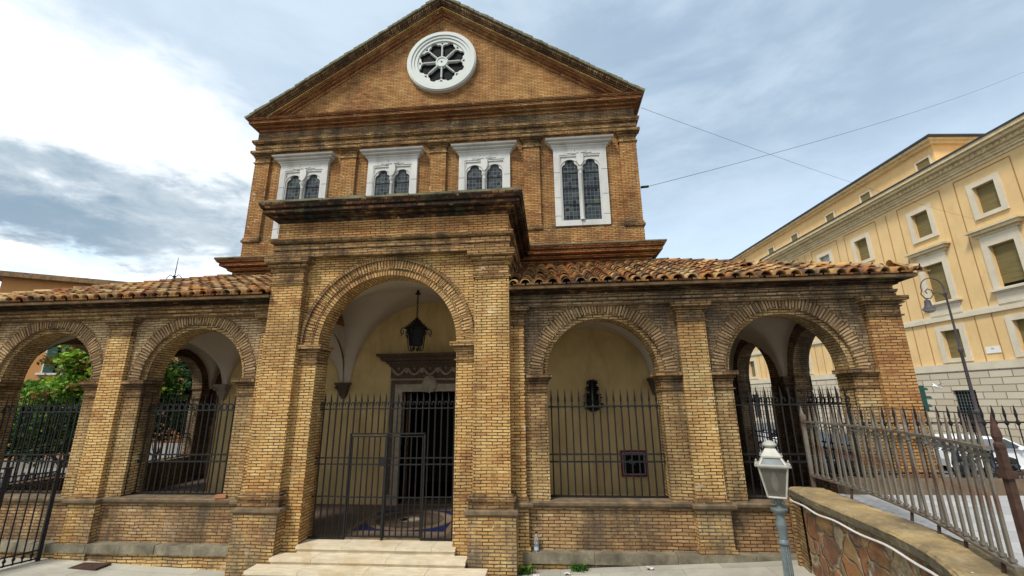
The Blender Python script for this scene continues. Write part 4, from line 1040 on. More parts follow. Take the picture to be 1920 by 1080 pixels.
PO = thing('gate_post', 'thick rusty iron post with a spear finial where the grey railing ends', 'post', (6.84, -3.99, 1.385))
m = MB(); m.box(6.815, 6.865, -4.015, -3.965, 1.36, 2.52); m.build('shaft', M_RUST, PO)
m = MB(); m.lathe([(.03, 2.50), (.038, 2.52), (.038, 2.54), (.024, 2.56), (.036, 2.60), (.032, 2.64), (.018, 2.71), (.0, 2.80)], (6.84, -3.99, 0), 8, ang=R(22)); m.build('finial', M_RUST, PO)
m = MB(); m.box(6.86, 8.2, -4.005, -3.975, 2.30, 2.325); m.box(6.80, 6.88, -4.03, -3.95, 2.28, 2.34); m.build('bar', M_RUST, PO)
# ---- second railing across the platform's far edge
F2 = thing('street_railing', 'dark spear topped railing on a low brown kerb beyond the grey railing, street side', 'railing', (8.2, .02, 1.385))
m = MB(); m.box(7.9, 14.8, -.02, .18, 1.30, 1.62); m.build('kerb', plain('brown_kerb', (.15, .105, .065), .4, .9, 4, .5, stain=.6), F2)
for z in (1.69, 2.48):
    m = MB(); m.box(7.95, 14.7, .065, .095, z-.012, z+.012); m.build('rail', M_IRON, F2)
f0 = None
q = spear_bar(2.48-1.385, 2.76-1.385, .009)
q.lathe([(.01, 1.045), (.03, 1.075), (.03, 1.10), (.01, 1.13)], (0, 0, 0), 6)
for k in range(38):
    x = .0+k*.172
    if f0 is None: f0 = local(q, 'bar', M_IRON, F2); o = f0
    else: o = f0.copy(); sc.collection.objects.link(o); o.parent = F2
    o.location = (x-.1, .06, .0)
# ---- open gate leaf, bottom left
GL = thing('open_gate', 'dark iron gate leaf standing open at the far left against the bench', 'gate', (-6.40, .12, .12), math.atan2(-.67, -.22))
def gg(mb, name): return local(mb, name, M_IRON, GL)
m = MB(); m.box(-.028, .028, -.028, .028, 0, 1.74); m.box(-.045, .045, -.045, .045, 1.74, 1.77); gg(m, 'post')
m = MB(); m.box(.68, .745, -.03, .03, 0, 1.70); m.box(.65, .78, -.045, .045, 1.70, 1.73); gg(m, 'post')
for z in (.06, .20, 1.38, 1.56):
    m = MB(); m.box(0, 1.9, -.012, .012, z-.012, z+.012); gg(m, 'rail')
for k in range(14):
    x = .10+k*.118
    if abs(x-.71) < .04: continue
    m = MB(); m.tube([(x, 0, .04), (x, 0, 1.56)], .012, 6); m.lathe([(.01, .10), (.026, .12), (.026, .15), (.01, .17)], (x, 0, 0), 6); gg(m, 'bar')
m = MB(); m.tube([(-.0, .0, 1.44), (-.12, .22, 1.45)], .01, 5); gg(m, 'hinge_pin')
# ================================================================== LAMPS
HL = thing('hanging_lantern', 'black wrought iron lantern hanging on a chain under the great arch', 'lantern', (.04, 1.9, 4.2))
def hl(mb, name, sm=False): return mb.build(name, M_IRONB, HL, smooth=sm)
m = MB(); m.lathe([(.07, 0), (.07, .02), (.03, .05), (.03, .10)], (.04, 1.9, 5.44), 10)
for k in range(9):
    z = 5.41-k*.057
    pts = [(.04+(.022*math.cos(a) if k % 2 else 0), 1.9+(0 if k % 2 else .022*math.cos(a)), z+.038*math.sin(a)) for a in [i*math.pi/4 for i in range(9)]]
    m.tube(pts, .0075, 5, cap=False)
m.tube([(.04, 1.9, 4.93), (.04, 1.9, 4.80)], .016, 6); hl(m, 'chain')
m = MB(); m.lathe([(.30, 4.585), (.30, 4.60), (.17, 4.70), (.05, 4.82), (.02, 4.86)], (.04, 1.9, 0), 6, ang=R(30))
for k in range(6):
    a = R(60*k+30)
    for j in range(6):
        t = j/5; r = .30-.26*t; m.lathe([(.010, 0), (.012, .015), (0, .045)], (.04+r*math.cos(a), 1.9+r*math.sin(a), 4.60+.22*t), 5)
hl(m, 'roof')
m = MB(); m.lathe([(.155, 4.19), (.16, 4.22), (.205, 4.56), (.21, 4.585)], (.04, 1.9, 0), 6, ang=R(30)); hl(m, 'body')
for k in range(6):
    a = R(60*k+30); c, s_ = math.cos(a), math.sin(a); P3 = lambda r, z: (.04+r*c, 1.9+r*s_, z)
    m = MB(); m.tube([P3(.29, 4.61), P3(.34, 4.585), P3(.37, 4.53), P3(.36, 4.475), P3(.32, 4.46), P3(.295, 4.49), P3(.305, 4.53), P3(.33, 4.53)], .013, 6)
    m.tube([P3(.34, 4.47), P3(.33, 4.43), P3(.36, 4.41)], [.012, .012, .006], 5)
    m.tube([P3(.215, 4.56), P3(.20, 4.36), P3(.175, 4.12), P3(.14, 4.075), P3(.09, 4.08), P3(.07, 4.12), P3(.10, 4.15), P3(.12, 4.12)], .012, 6); hl(m, 'scroll')
# wall ornament and notice board
WO = thing('wall_lantern', 'small black wall lantern ringed with spiky leaves on the ochre portico wall', 'lantern', (4.24, 3.44, 2.62))
random.seed(33)
m = MB(); m.lathe([(.05, 2.62), (.13, 2.66), (.17, 2.90), (.10, 3.02), (.05, 3.10), (.04, 3.30), (.02, 3.40)], (4.24, 3.33, 0), 8); m.box(4.14, 4.34, 3.36, 3.46, 2.64, 2.72); m.build('body', M_IRONB, WO)
m = MB()
for cz, rr, nn in ((2.78, .27, 12), (2.98, .24, 10), (3.18, .18, 11), (3.33, .15, 9)):
    for k in range(nn):
        a = 2*math.pi*k/nn+cz; y = 3.36-random.random()*.08
        p = Vector((4.24, 3.38, cz)); e = Vector((4.24+rr*math.cos(a)*1.08, y, cz+rr*.62*math.sin(a)))
        m.tube([p+(e-p)*.3, p+(e-p)*.65, e], [.028, .034, .002], 5)
m.build('leaves', M_IRONB, WO)
m = MB(); m.box(4.20, 4.28, 3.42, 3.475, 2.7, 3.3); m.build('bracket', M_IRONB, WO)
NB = thing('notice_board', 'square black notice board in a dark red frame hung on the ochre wall', 'notice board', (5.15, 3.46, 1.09))
M_RED = plain('dark_red_paint', (.16, .012, .015), .15, .6, 9, .1); M_GREY = plain('grey_trim', (.28, .25, .25), .1, .6, 9, .1)
m = MB(); m.plate([(4.84, 1.09), (5.46, 1.09), (5.46, 1.69), (4.84, 1.69)], [[(4.88, 1.13), (5.42, 1.13), (5.42, 1.65), (4.88, 1.65)]], 3.41, 3.47); m.build('frame', M_RED, NB)
m = MB(); m.plate([(4.88, 1.13), (5.42, 1.13), (5.42, 1.65), (4.88, 1.65)], [[(4.905, 1.155), (5.395, 1.155), (5.395, 1.625), (4.905, 1.625)]], 3.42, 3.46); m.build('trim', M_GREY, NB)
m = MB(); m.box(4.90, 5.40, 3.445, 3.465, 1.15, 1.63); m.build('panel', M_BLACKG, NB)
M_TEAL = plain('faded_notice', (.04, .12, .10), .2, .7, 20, 0)
m = MB(); m.box(5.04, 5.10, 3.438, 3.446, 1.38, 1.48); m.box(5.12, 5.18, 3.438, 3.446, 1.36, 1.41); m.build('notice', M_TEAL, NB)
m = MB(); random.seed(4)
for k in range(9): m.lathe([(.008, 0), (.011, .004), (0, .008)], (5.02+random.random()*.2, 3.442, 1.20+random.random()*.09), 5)
m.build('pinned_scrap', M_GREY, NB)
# floor mosaic
M_BLUE = plain('blue_mosaic', (.02, .028, .12), .4, .6, 40, .1); M_BEI = plain('beige_mosaic', (.24, .17, .11), .35, .7, 45, .2); M_PEB = plain('dark_mosaic', (.12, .085, .06), .9, .7, 16, .3, stain=.6, stain_col=(.02, .015, .015)); M_WHT = plain('white_mosaic', (.42, .37, .30), .2, .6, 30, .1)
mo = MB(); mo.box(-1.02, 1.10, 1.15, 2.98, ZF, ZF+.004); mos = mo.build('floor_mosaic', M_BEI, PT)
def disc(cx, cy, rx, ry, z, name, mat, n=40):
    m = MB(); m.face([(cx+rx*math.cos(2*math.pi*k/n), cy+ry*math.sin(2*math.pi*k/n), z) for k in range(n)]); return m.build(name, mat, mos)
m = MB(); m.box(-.90, .98, 1.24, 2.88, ZF+.006, ZF+.008); m.build('corner_field', M_BLUE, mos)
disc(.04, 2.06, .93, .81, ZF+.012, 'outer_circle', M_BEI); disc(.04, 2.06, .74, .64, ZF+.016, 'leaf_circle', M_PEB)
disc(.04, 2.06, .26, .24, ZF+.020, 'medallion', M_BEI); disc(.13, 2.05, .12, .13, ZF+.024, 'shield', M_WHT); disc(-.10, 2.03, .09, .12, ZF+.024, 'dark_emblem', M_BLACKG)
# foreground street lantern
LP = (5.70, -2.52)
SLN = thing('street_lantern', 'white park lantern on a fluted blue-grey pole in front of the rubble wall', 'lamp post', (LP[0], LP[1], .22))
def sl(mb, name, mat, sm=False, par=None): return mb.build(name, mat, par or SLN, smooth=sm)
m = MB(); n = 24; rows = []
for z, r in ((.22, .085), (.40, .08), (.45, .055), (1.40, .040)):
    rows.append([(LP[0]+r*(1+.10*math.cos(12*2*math.pi*k/48))*math.cos(2*math.pi*k/48), LP[1]+r*(1+.10*math.cos(12*2*math.pi*k/48))*math.sin(2*math.pi*k/48), z) for k in range(49)])
m.grid(rows); sl(m, 'pole', M_LAMPP, True)
m = MB(); m.lathe([(.042, 1.36), (.06, 1.37), (.06, 1.39), (.044, 1.41), (.05, 1.52), (.055, 1.55), (.055, 1.57), (.045, 1.60), (.046, 1.66), (.085, 1.70), (.09, 1.715), (.085, 1.73), (.035, 1.735), (.03, 1.76), (.045, 1.79), (.04, 1.82), (.055, 1.84)], (LP[0], LP[1], 0), 20); sl(m, 'collar', M_LAMPP, True)
for k in range(4):
    a = R(45+90*k); m = MB(); q = lambda r, z: (LP[0]+r*math.cos(a), LP[1]+r*math.sin(a), z); m.tube([q(.03, 1.76), q(.06, 1.77), q(.065, 1.80), q(.045, 1.82), q(.06, 1.845)], .007, 5); sl(m, 'scroll', M_LAMPP)
hb, ht, z0, z1 = .088, .142, 1.845, 2.165
M_FROST = None
def frost():
    s = MN('cloudy_lamp_pane'); n = s.noise(9, 4, .6); s.col(s.mix(n, (.075, .068, .055), (.15, .135, .105))); s.rough(.35); s.set(s.b, 'Alpha', .68); s.set(s.b, 'Specular IOR Level', .5); return s.m
M_FROST = frost(); M_BULB = plain('lamp_bulb', (.6, .6, .56), .05, .3, 5, 0)
rot = R(-24)
def lc(x, y, z): return (LP[0]+x*math.cos(rot)-y*math.sin(rot), LP[1]+x*math.sin(rot)+y*math.cos(rot), z)
for k in range(4):
    a = R(90*k); c, s_ = round(math.cos(a)), round(math.sin(a))
    def fq(u, v, z): return lc(c*v-s_*u, s_*v+c*u, z)
    m = MB(); m.face([fq(-hb+.008, -hb+.004, z0), fq(hb-.008, -hb+.004, z0), fq(ht-.008, -ht+.004, z1), fq(-ht+.008, -ht+.004, z1)]); sl(m, 'pane', M_FROST)
m = MB()
for sx in (-1, 1):
    for sy in (-1, 1): m.tube([lc(sx*hb, sy*hb, z0), lc(sx*ht, sy*ht, z1)], .011, 4)
for (h, z, t) in ((hb, z0, .012), (ht, z1, .010)):
    for sx, sy, ex, ey in ((-1, -1, 1, -1), (1, -1, 1, 1), (1, 1, -1, 1), (-1, 1, -1, -1)): m.tube([lc(sx*h, sy*h, z), lc(ex*h, ey*h, z)], t, 4)
m.face([lc(-hb, -hb, z0), lc(hb, -hb, z0), lc(hb, hb, z0), lc(-hb, hb, z0)]); sl(m, 'frame', M_LAMPW)
m = MB()
def sq(m, h0, za, h1, zb):
    for a, b in (((-1, -1), (1, -1)), ((1, -1), (1, 1)), ((1, 1), (-1, 1)), ((-1, 1), (-1, -1))):
        m.face([lc(a[0]*h0, a[1]*h0, za), lc(b[0]*h0, b[1]*h0, za), lc(b[0]*h1, b[1]*h1, zb), lc(a[0]*h1, a[1]*h1, zb)])
sq(m, .145, 2.168, .176, 2.172); sq(m, .176, 2.172, .18, 2.185); sq(m, .18, 2.185, .13, 2.195)
for sx in (-1, 1):
    for sy in (-1, 1): m.tube([lc(sx*.13, sy*.13, 2.19), lc(sx*.09, sy*.09, 2.265)], .013, 4)
sq(m, .104, 2.262, .104, 2.28); sq(m, .104, 2.28, .07, 2.325); sq(m, .07, 2.325, .052, 2.36)
for sx in (-1, 1):
    for sy in (-1, 1): m.lathe([(.008, 0), (.012, .012), (0, .03)], lc(sx*.165, sy*.165, 2.19), 6); m.lathe([(.006, 0), (.008, .01), (0, .02)], lc(sx*.108, sy*.108, 2.28), 6)
sl(m, 'cap', M_LAMPW)
m = MB(); m.lathe([(.050, 2.35), (.050, 2.375), (.072, 2.385), (.075, 2.40), (.06, 2.42), (.03, 2.44), (0, 2.447)], (LP[0], LP[1], 0), 18); sl(m, 'finial', M_LAMPW, True)
m = MB(); sq(m, .128, 2.195, .090, 2.262); sl(m, 'top_pane', M_LAMPP)
m = MB(); m.lathe([(.01, 1.90), (.03, 1.93), (.04, 1.98), (.032, 2.04), (.02, 2.06), (.02, 2.10)], (LP[0], LP[1], 0), 12); sl(m, 'bulb', M_BULB, True)
# ================================================================== YELLOW BUILDING
YB0 = (35.71, 29.908, 0); YA = math.atan2(.9956, -.0940)
YL = thing('apartment_palace', 'long yellow palace with a pale rusticated stone base across the street on the right', 'building', YB0, YA)
M_YEL = plain('yellow_render', (.68, .475, .225), .10, .9, .35, .05, stain=.4, stain_col=(.50, .33, .15)); M_YGR = plain('orange_groove', (.36, .19, .07), .1, .9, 3, 0)
M_TRV = plain('pale_travertine', (.60, .53, .40), .10, .8, .8, .1, stain=.3, stain_col=(.42, .36, .26)); M_BLIND = plain('khaki_blind', (.20, .155, .06), .3, .8, 2, .3, sv=(.3, .3, 6)); M_YCOR = plain('cream_cornice', (.60, .49, .29), .12, .85, 1.2, .2, stain=.5, stain_col=(.22, .17, .10))
M_ROOFD = plain('dark_gutter', (.035, .035, .04), .2, .6, 3, .1)
def yl(mb, name, mat, par=None): return local(mb, name, mat, par or YL)
yf_ = lambda u, w, z: (u, -w, z)
S0, S1 = -34, 34
def rust():
    s = MN('rusticated_stone'); br = s.n('ShaderNodeTexBrick'); br.offset = .5; s.L.new(s.tc.outputs['UV'], br.inputs['Vector'])
    for i, v in (('Scale', 1), ('Mortar Size', .035), ('Brick Width', 1.55), ('Row Height', .515), ('Mortar Smooth', .2)): br.inputs[i].default_value = v
    br.inputs['Color1'].default_value = (.47, .41, .30, 1); br.inputs['Color2'].default_value = (.60, .54, .42, 1); br.inputs['Mortar'].default_value = (.16, .12, .09, 1)
    c = s.mix(s.math('MULTIPLY', s.noise(3, 6, .7), .5), br.outputs['Color'], (.42, .35, .24)); s.col(c); s.rough(.85); s.bump(s.math('MULTIPLY', br.outputs['Fac'], -1), 1, .06); return s.m
M_RUS = rust()
cols = [-23.6, -18.4, -11.9, -5.4, -.15, 6.35, 11.5, 17.95, 23.15, 29.6]
holes = [[(c-.9, .05), (c+.9, .05), (c+.9, 3.25), (c-.9, 3.25)] for c in cols]
m = MB(); m.plate([(S0, -2), (S1, -2), (S1, 4.73), (S0, 4.73)], holes, -.28, .05, yf_); base = yl(m, 'stone_base', M_RUS)
m = MB(); m.box(S0, S1, 0, .34, 4.73, 5.30); yl(m, 'base_band', M_TRV)
m = MB(); m.box(S0, S1, 0, .16, 8.80, 9.12); m.box(S0, S1, 0, .05, 9.12, 9.30); yl(m, 'string_course', M_TRV)
yh = []
for c in cols:
    for hw_, a_, b_ in ((.76, 5.76, 8.0), (.86, 10.42, 13.6), (.76, 16.1, 18.3)): yh.append([(c-hw_, a_), (c+hw_, a_), (c+hw_, b_), (c-hw_, b_)])
m = MB(); m.box(S0, S1, -16, -.36, -2, 21.5); m.plate([(S0, -2), (S1, -2), (S1, 21.5), (S0, 21.5)], yh, 0, .37, yf_); yl(m, 'wall', M_YEL)
# grooves framing the bays
m = MB()
for i, c in enumerate(cols):
    for q in (-2.02, 2.02):
        m.box(c+q-.04, c+q+.04, -.01, .012, 9.3, 19.45); m.box(c+q-.04, c+q+.04, -.01, .012, 5.32, 8.78)
    m.box(c-2.0, c+2.0, -.01, .014, 19.38, 19.48)
    if i and cols[i]-cols[i-1] > 6: x = (c+cols[i-1])/2; m.box(x-.04, x+.04, -.01, .012, 9.3, 19.45); m.box(x-.04, x+.04, -.01, .012, 5.32, 8.78)
yl(m, 'groove', M_YGR)
m = MB(); m.box(S0, S1, 0, .10, 19.750, 19.981); m.box(S0, S1+.1, 0, .30, 20.174, 20.366); m.box(S0, S1+.2, 0, .85, 20.674, 20.905); m.box(S0, S1+.3, 0, 1.05, 20.905, 21.190)
m.box(S0, S1, 0, .22, 19.981, 20.174); m.box(S0, S1, 0, .5, 20.366, 20.674); yl(m, 'cornice', M_YCOR)
m = MB()
for k in range(int((S1-S0)/.42)): x = S0+k*.42; m.box(x, x+.26, .18, .55, 20.389, 20.651)
yl(m, 'modillion_row', M_YCOR)
m = MB(); m.box(S0, S1+.3, -1, 1.12, 21.190, 21.313); yl(m, 'gutter', M_ROOFD)
m = MB(); m.box(-1.2, S1-.5, -14, -1.6, 21.098, 24.350); at = yl(m, 'attic', M_YEL)
m = MB(); m.box(-1.5, S1-.2, -14.3, -1.25, 24.350, 24.600); m.box(-1.7, S1, -14.6, -.95, 24.600, 24.800); yl(m, 'attic_cornice', M_YCOR, at)
m = MB(); m.box(-1.9, S1+.1, -15, -.8, 24.800, 24.970); m.box(-1.0, S1-1, -13, -2.5, 24.970, 25.350); yl(m, 'attic_roof', M_ROOFD, at)
m = MB(); m.box(-16, -1.2, -14, -6.5, 21.098, 24.000); m.box(-16, -1.2, -14.3, -6.0, 24.000, 23.750); yl(m, 'rear_attic', M_YEL, at)
def ywin(c, hw, z0, z1, fw, blind=M_BLIND, par=None, y0=0., ftop=None, gap=0):
    m = MB(); ft = ftop or z1+fw; yb = y0-.27 if par is None else y0
    m.plate([(c-hw-fw, z0-fw*.8), (c+hw+fw, z0-fw*.8), (c+hw+fw, ft), (c-hw-fw, ft)], [[(c-hw, z0), (c+hw, z0), (c+hw, z1), (c-hw, z1)]], -y0-.14, -y0+.002, yf_)
    w = yl(m, 'window', M_TRV, par)
    m = MB(); m.box(c-hw, c+hw, yb-.05, yb+.035, z0+gap, z1); yl(m, 'blind', blind, w)
    if gap: m = MB(); m.box(c-hw, c+hw, yb-.05, yb+.03, z0, z0+gap); yl(m, 'pane', M_BLACKG, w)
    m = MB()
    k = z0+gap+.12
    while k < z1: m.box(c-hw+.03, c+hw-.03, yb+.03, yb+.048, k, k+.04); k += .17
    yl(m, 'slat_lines', blind, w)
    return w
random.seed(6)
M_PALEB = plain('pale_blind', (.42, .47, .50), .1, .7, 2, .1)
for c in cols:
    ywin(c, .76, 5.76, 8.0, .40); ywin(c, .76, 16.1, 18.3, .38, M_PALEB if c == 11.5 else M_BLIND)
    w = ywin(c, .86, 10.42, 13.6, .42, ftop=14.4, gap=random.choice([0, .3, .3]))
    m = MB(); m.box(c-1.32, c+1.32, 0, .05, 9.15, 10.2); m.box(c-1.55, c+1.55, 0, .30, 10.2, 10.34); yl(m, 'apron', M_TRV, w)
    m = MB(); m.box(c-1.45, c+1.45, 0, .2, 14.4, 14.62); m.box(c-1.65, c+1.65, 0, .42, 14.62, 14.85); m.box(c-1.85, c+1.85, 0, .55, 14.85, 15.02); yl(m, 'hood', M_YCOR, w)
    m = MB()
    for k in range(8): x = c-.82+k*.235; m.box(x-.015, x+.015, .1, .13, .05, 3.22)
    for k in range(13): z = .25+k*.24; m.box(c-.88, c+.88, .09, .12, z-.012, z+.012)
    g = yl(m, 'window_grille', M_LAMPP, base)
    m = MB(); m.box(c-.9, c+.9, .005, .02, .05, 3.25); yl(m, 'base_pane', M_BLACKG, base)
    if c > -1: ywin(c, .62, 22.2, 23.4, .13, M_BLIND, at, -1.6)
PLQ = thing('street_sign', 'small white marble street name plaque on the yellow wall right of the crook street lamp', 'sign', YB0, YA)
m = MB(); m.box(-3.35, -2.33, 0, .05, 5.87, 6.35); yl(m, 'plaque', plain('plaque_marble', (.72, .70, .66), .05, .6, 3, .05), PLQ)
def text(body, size, loc, rot, mat, parent, name):
    cu_ = bpy.data.curves.new(name, 'FONT'); cu_.body = body; cu_.size = size; cu_.align_x = 'CENTER'; cu_.extrude = .004
    o = bpy.data.objects.new(name, cu_); sc.collection.objects.link(o); bpy.context.view_layer.update()
    me = bpy.data.meshes.new_from_object(o); bpy.data.objects.remove(o)
    o = bpy.data.objects.new(name, me); sc.collection.objects.link(o); o.location = loc; o.rotation_euler = rot; me.materials.append(mat); o.parent = parent; return o
M_INK = plain('engraved_ink', (.12, .11, .10), .1, .8, 3, 0)
text('VIA', .15, (-2.84, .055, 6.15), (R(90), 0, R(180)), M_INK, PLQ, 'lettering')
# ================================================================== ORANGE HOUSE, TREES, GARDEN (left)
OA = math.atan2(.551, .835)
OH = thing('orange_house', 'orange rendered house with green shutters seen over the portico roof and through the leftmost arch', 'building', (-32.24, 16, 0), OA)
def oh(mb, name, mat, par=None): return local(mb, name, mat, par or OH)
M_ORN = plain('orange_render', (.52, .25, .09), .08, .9, .6, .05, stain=.2, stain_col=(.35, .15, .05)); M_SHUT = plain('green_shutter', (.05, .11, .085), .15, .7, 3, .1, sv=(1, 1, 8)); M_WSILL = plain('white_sill', (.66, .64, .6), .05, .7, 3, 0)
m = MB(); m.box(0, 26, 0, 12, -2, 11.0); oh(m, 'wall', M_ORN)
m = MB(); m.box(-.6, 26.5, -.6, 12.5, 11.0, 11.22); m.box(-.3, 26.3, -.3, 12.3, 11.22, 11.4); oh(m, 'roof', M_PAN)
for c in (3.6, 9.0, 14.5, 20):
    for z0, z1 in ((4.95, 7.1), (1.3, 3.4)):
        m = MB(); m.box(c-.55, c+.55, -.04, .02, z0, z1); w = oh(m, 'window', M_BLACKG)
        for q in (-1, 1):
            m = MB(); m.box(*sorted((c+q*.08, c+q*.58)), -.12, -.04, z0, z1)
            k = z0+.08
            while k < z1-.05: m.box(*sorted((c+q*.12, c+q*.54)), -.14, -.12, k, k+.05); k += .1
            oh(m, 'shutter', M_SHUT, w)
        m = MB(); m.box(c-.85, c+.85, -.22, .0, z0-.14, z0-.02); oh(m, 'sill', M_WSILL, w)
        m = MB(); m.box(c-.66, c-.58, -.06, 0, z0, z1+.06); m.box(c+.58, c+.66, -.06, 0, z0, z1+.06); m.box(c-.66, c+.66, -.06, 0, z1, z1+.08); oh(m, 'frame', M_WSILL, w)
AN = thing('antenna', 'thin iron spire with scrolled foot on the roof of the orange house', 'finial', (-24.6, 20.6, 10.9))
m = MB(); m.tube([(-24.6, 20.6, 11.2), (-24.55, 20.6, 13.6)], [.05, .015], 6)
for q in (-1, 1): m.tube([(-24.6, 20.6, 12.0), (-24.6+q*.35, 20.6, 12.25), (-24.6+q*.6, 20.6, 12.0), (-24.6+q*.5, 20.6, 11.75)], .03, 5); m.tube([(-24.6, 20.6, 12.0), (-24.6+q*.2, 20.4, 11.7), (-24.6+q*.35, 20.4, 11.3)], .03, 5)
m.lathe([(.08, -.08), (.12, 0), (.08, .08)], (-24.6, 20.6, 12.1), 8); m.build('spire', M_IRON, AN)
def tree(name, label, base, h, blobs, nleaf, mat, size=.13, seed=1, group=None):
    random.seed(seed); T = thing(name, label, 'tree', base, 0, group); bx, by, bz = base
    m = MB(); m.tube([(bx, by, bz), (bx+.1, by, bz+h*.3), (bx-.05, by+.05, bz+h*.55)], [.16, .12, .07], 8)
    for (cx, cy, cz, r) in blobs: m.tube([(bx, by, bz+h*.3), ((bx+cx)/2+.1, (by+cy)/2, (bz+h*.3+cz)/2+.1), (cx, cy, cz)], [.08, .05, .02], 5)
    m.build('trunk', M_BARK, T)
    m = MB(); tot = sum(b[3]**2 for b in blobs)
    for (cx, cy, cz, r) in blobs:
        nl = int(nleaf*r*r/tot); ncl = max(6, int(r*r*26))
        cl = []
        for k in range(ncl):
            d = Vector((random.gauss(0, 1), random.gauss(0, 1), random.gauss(0, 1))).normalized(); rad = r*random.uniform(.55, 1.05); cl.append((Vector((cx, cy, cz))+Vector((d.x, d.y, d.z*.8))*rad, random.uniform(.16, .34)*r**.5, random.random()))
        for k in range(nl):
            c, rr, tone = random.choice(cl); p = c+Vector((random.gauss(0, 1), random.gauss(0, 1), random.gauss(0, .55)))*rr*.62
            a = Vector((random.gauss(0, 1), random.gauss(0, 1), random.gauss(0, .6))).normalized(); b = a.cross(Vector((random.gauss(0, 1), random.gauss(0, 1), random.gauss(0, 1)))).normalized(); s_ = size*random.uniform(.6, 1.3)
            m.rv = min(1, max(0, tone*.7+random.random()*.3)); m.face([p-a*s_*.5, p+b*s_*.34-a*s_*.05, p+a*s_*.55, p-b*s_*.34-a*s_*.05])
    m.rv = None; m.build('crown', mat, T); return T
tree('leafy_tree', 'bright green tree with reddening leaves seen through the leftmost arch', (-16.4, 9.2, -.2), 6, [(-16.8, 9.2, 4.5, 1.3), (-15.6, 9.4, 4.9, 1.5), (-18.2, 9.3, 3.3, 1.15), (-16.2, 9.0, 3.1, 1.6), (-17.7, 8.9, 2.3, 1.3), (-14.4, 9.4, 4.2, 1.4)], 26000, M_LEAF, .17, 3)
tree('dark_tree', 'dark green tree seen through the arch just left of the great arch', (-13.6, 11.5, -.2), 6, [(-13.4, 11, 3.4, 1.5), (-14.9, 11.6, 3.9, 1.5), (-12.3, 11.4, 4.0, 1.4), (-13.4, 12, 5.0, 1.4), (-15.2, 11.2, 2.4, 1.3), (-12.6, 11, 2.3, 1.3)], 11000, M_LEAFD, .17, 5)
tree('hedge_shrub', 'dark shrub behind the grille of the leftmost arch', (-14.6, 7.4, -.2), 2.4, [(-15.6, 7.6, 2.0, 1.2), (-14.4, 7.5, 2.2, 1.2), (-13.2, 7.7, 1.7, 1.0), (-16.9, 7.7, 1.7, 1.1)], 12000, M_LEAFD, .13, 8)
random.seed(19)
BT = thing('bare_tree', 'small bare branching tree low behind the grille left of the great arch', 'tree', (-13.05, 9.4, -.2))
m = MB(); m.tube([(-13.05, 9.4, -.2), (-13.0, 9.4, .6), (-13.05, 9.4, 1.0)], [.07, .05, .04], 6)
for k in range(11):
    a = random.uniform(-1.3, 1.3); e = Vector((-13.05+math.sin(a)*.75, 9.4+random.uniform(-.3, .3), 1.0+math.cos(a)*.75)); mdl = Vector((-13.05+math.sin(a)*.4, 9.4, .85+math.cos(a)*.3)); m.tube([(-13.05, 9.4, .8), mdl, e], [.03, .018, .006], 5)
m.build('branches', M_BARK, BT)
M_GSTONE = plain('grey_garden_stone', (.30, .28, .26), .2, .8, 3, .2, stain=.4)
GWL = thing('garden_wall', 'pale marble garden balustrade behind the leftmost arch', 'balustrade', (-16.5, 6.9, -.25))
m = MB(); m.box(-24, -10.5, 6.75, 7.0, -.25, -.02); m.box(-24, -10.5, 6.72, 7.03, .62, .74); m.build('rail', M_GSTONE, GWL)
bal = MB(); bal.lathe([(.05, 0), (.05, .05), (.03, .09), (.065, .2), (.05, .32), (.03, .45), (.03, .52), (.05, .58), (.05, .64)], (0, 0, 0), 8); b0 = None
for k in range(44):
    if b0 is None: b0 = bal.build('baluster', M_GSTONE, None, smooth=True); o = b0
    else: o = b0.copy(); sc.collection.objects.link(o)
    o.parent = GWL; o.location = (-7.0+k*.30, 0, .23)
BW = thing('boundary_wall', 'brown brick boundary wall with a white base strip beyond the garden, seen left of the great arch', 'wall', (-14, 16, -.6))
m = MB(); m.box(-22, -8, 16, 16.3, -.6, 1.6); m.build('brickwork', M_BR, BW); m = MB(); m.box(-22, -8, 15.9, 16.0, -.6, .75); m.build('white_strip', M_GSTONE, BW)
# ================================================================== STREET THINGS
SLP = thing('street_lamp', 'tall crook-topped iron street lamp with a hanging bell shade in front of the yellow building', 'street lamp', (24.1, 16, -.35))
M_GREYI = plain('grey_lamp_iron', (.07, .062, .065), .2, .6, 8, .1)
def sp_(mb, name, mat=M_GREYI): return mb.build(name, mat, SLP, smooth=True)
m = MB(); m.lathe([(.20, -.35), (.20, .3), (.14, .5), (.11, 1.2), (.10, 2.0), (.13, 2.05), (.13, 2.15), (.08, 2.2), (.065, 5.0), (.10, 5.05), (.10, 5.2), (.055, 5.25), (.042, 8.0), (.085, 8.05), (.085, 8.15), (.04, 8.2), (.04, 8.5)], (24.1, 16, 0), 10); sp_(m, 'post')
m = MB(); pts = []
for k in range(13): a = math.pi*(-.05+k/12*1.12); pts.append((23.52+.55*math.cos(a), 16, 8.42+.55*math.sin(a)))
pts += [(22.90, 16, 8.10), (23.05, 16, 7.88), (23.32, 16, 7.86), (23.5, 16, 8.05), (23.47, 16, 8.3), (23.28, 16, 8.38), (23.14, 16, 8.25), (23.22, 16, 8.12)]
m.tube(pts, .028, 6); m.tube([(24.1, 16, 7.9), (23.8, 16, 8.15), (23.5, 16, 8.12)], .025, 5); sp_(m, 'crook')
m = MB(); m.lathe([(.03, 7.9), (.05, 7.8), (.13, 7.74), (.15, 7.5), (.22, 7.36), (.30, 7.30)], (23.12, 16, 0), 12); sp_(m, 'shade')
m = MB(); m.lathe([(.27, 7.30), (.26, 7.22), (.16, 7.12), (0, 7.08)], (23.12, 16, 0), 12); sp_(m, 'globe', M_LAMPW)
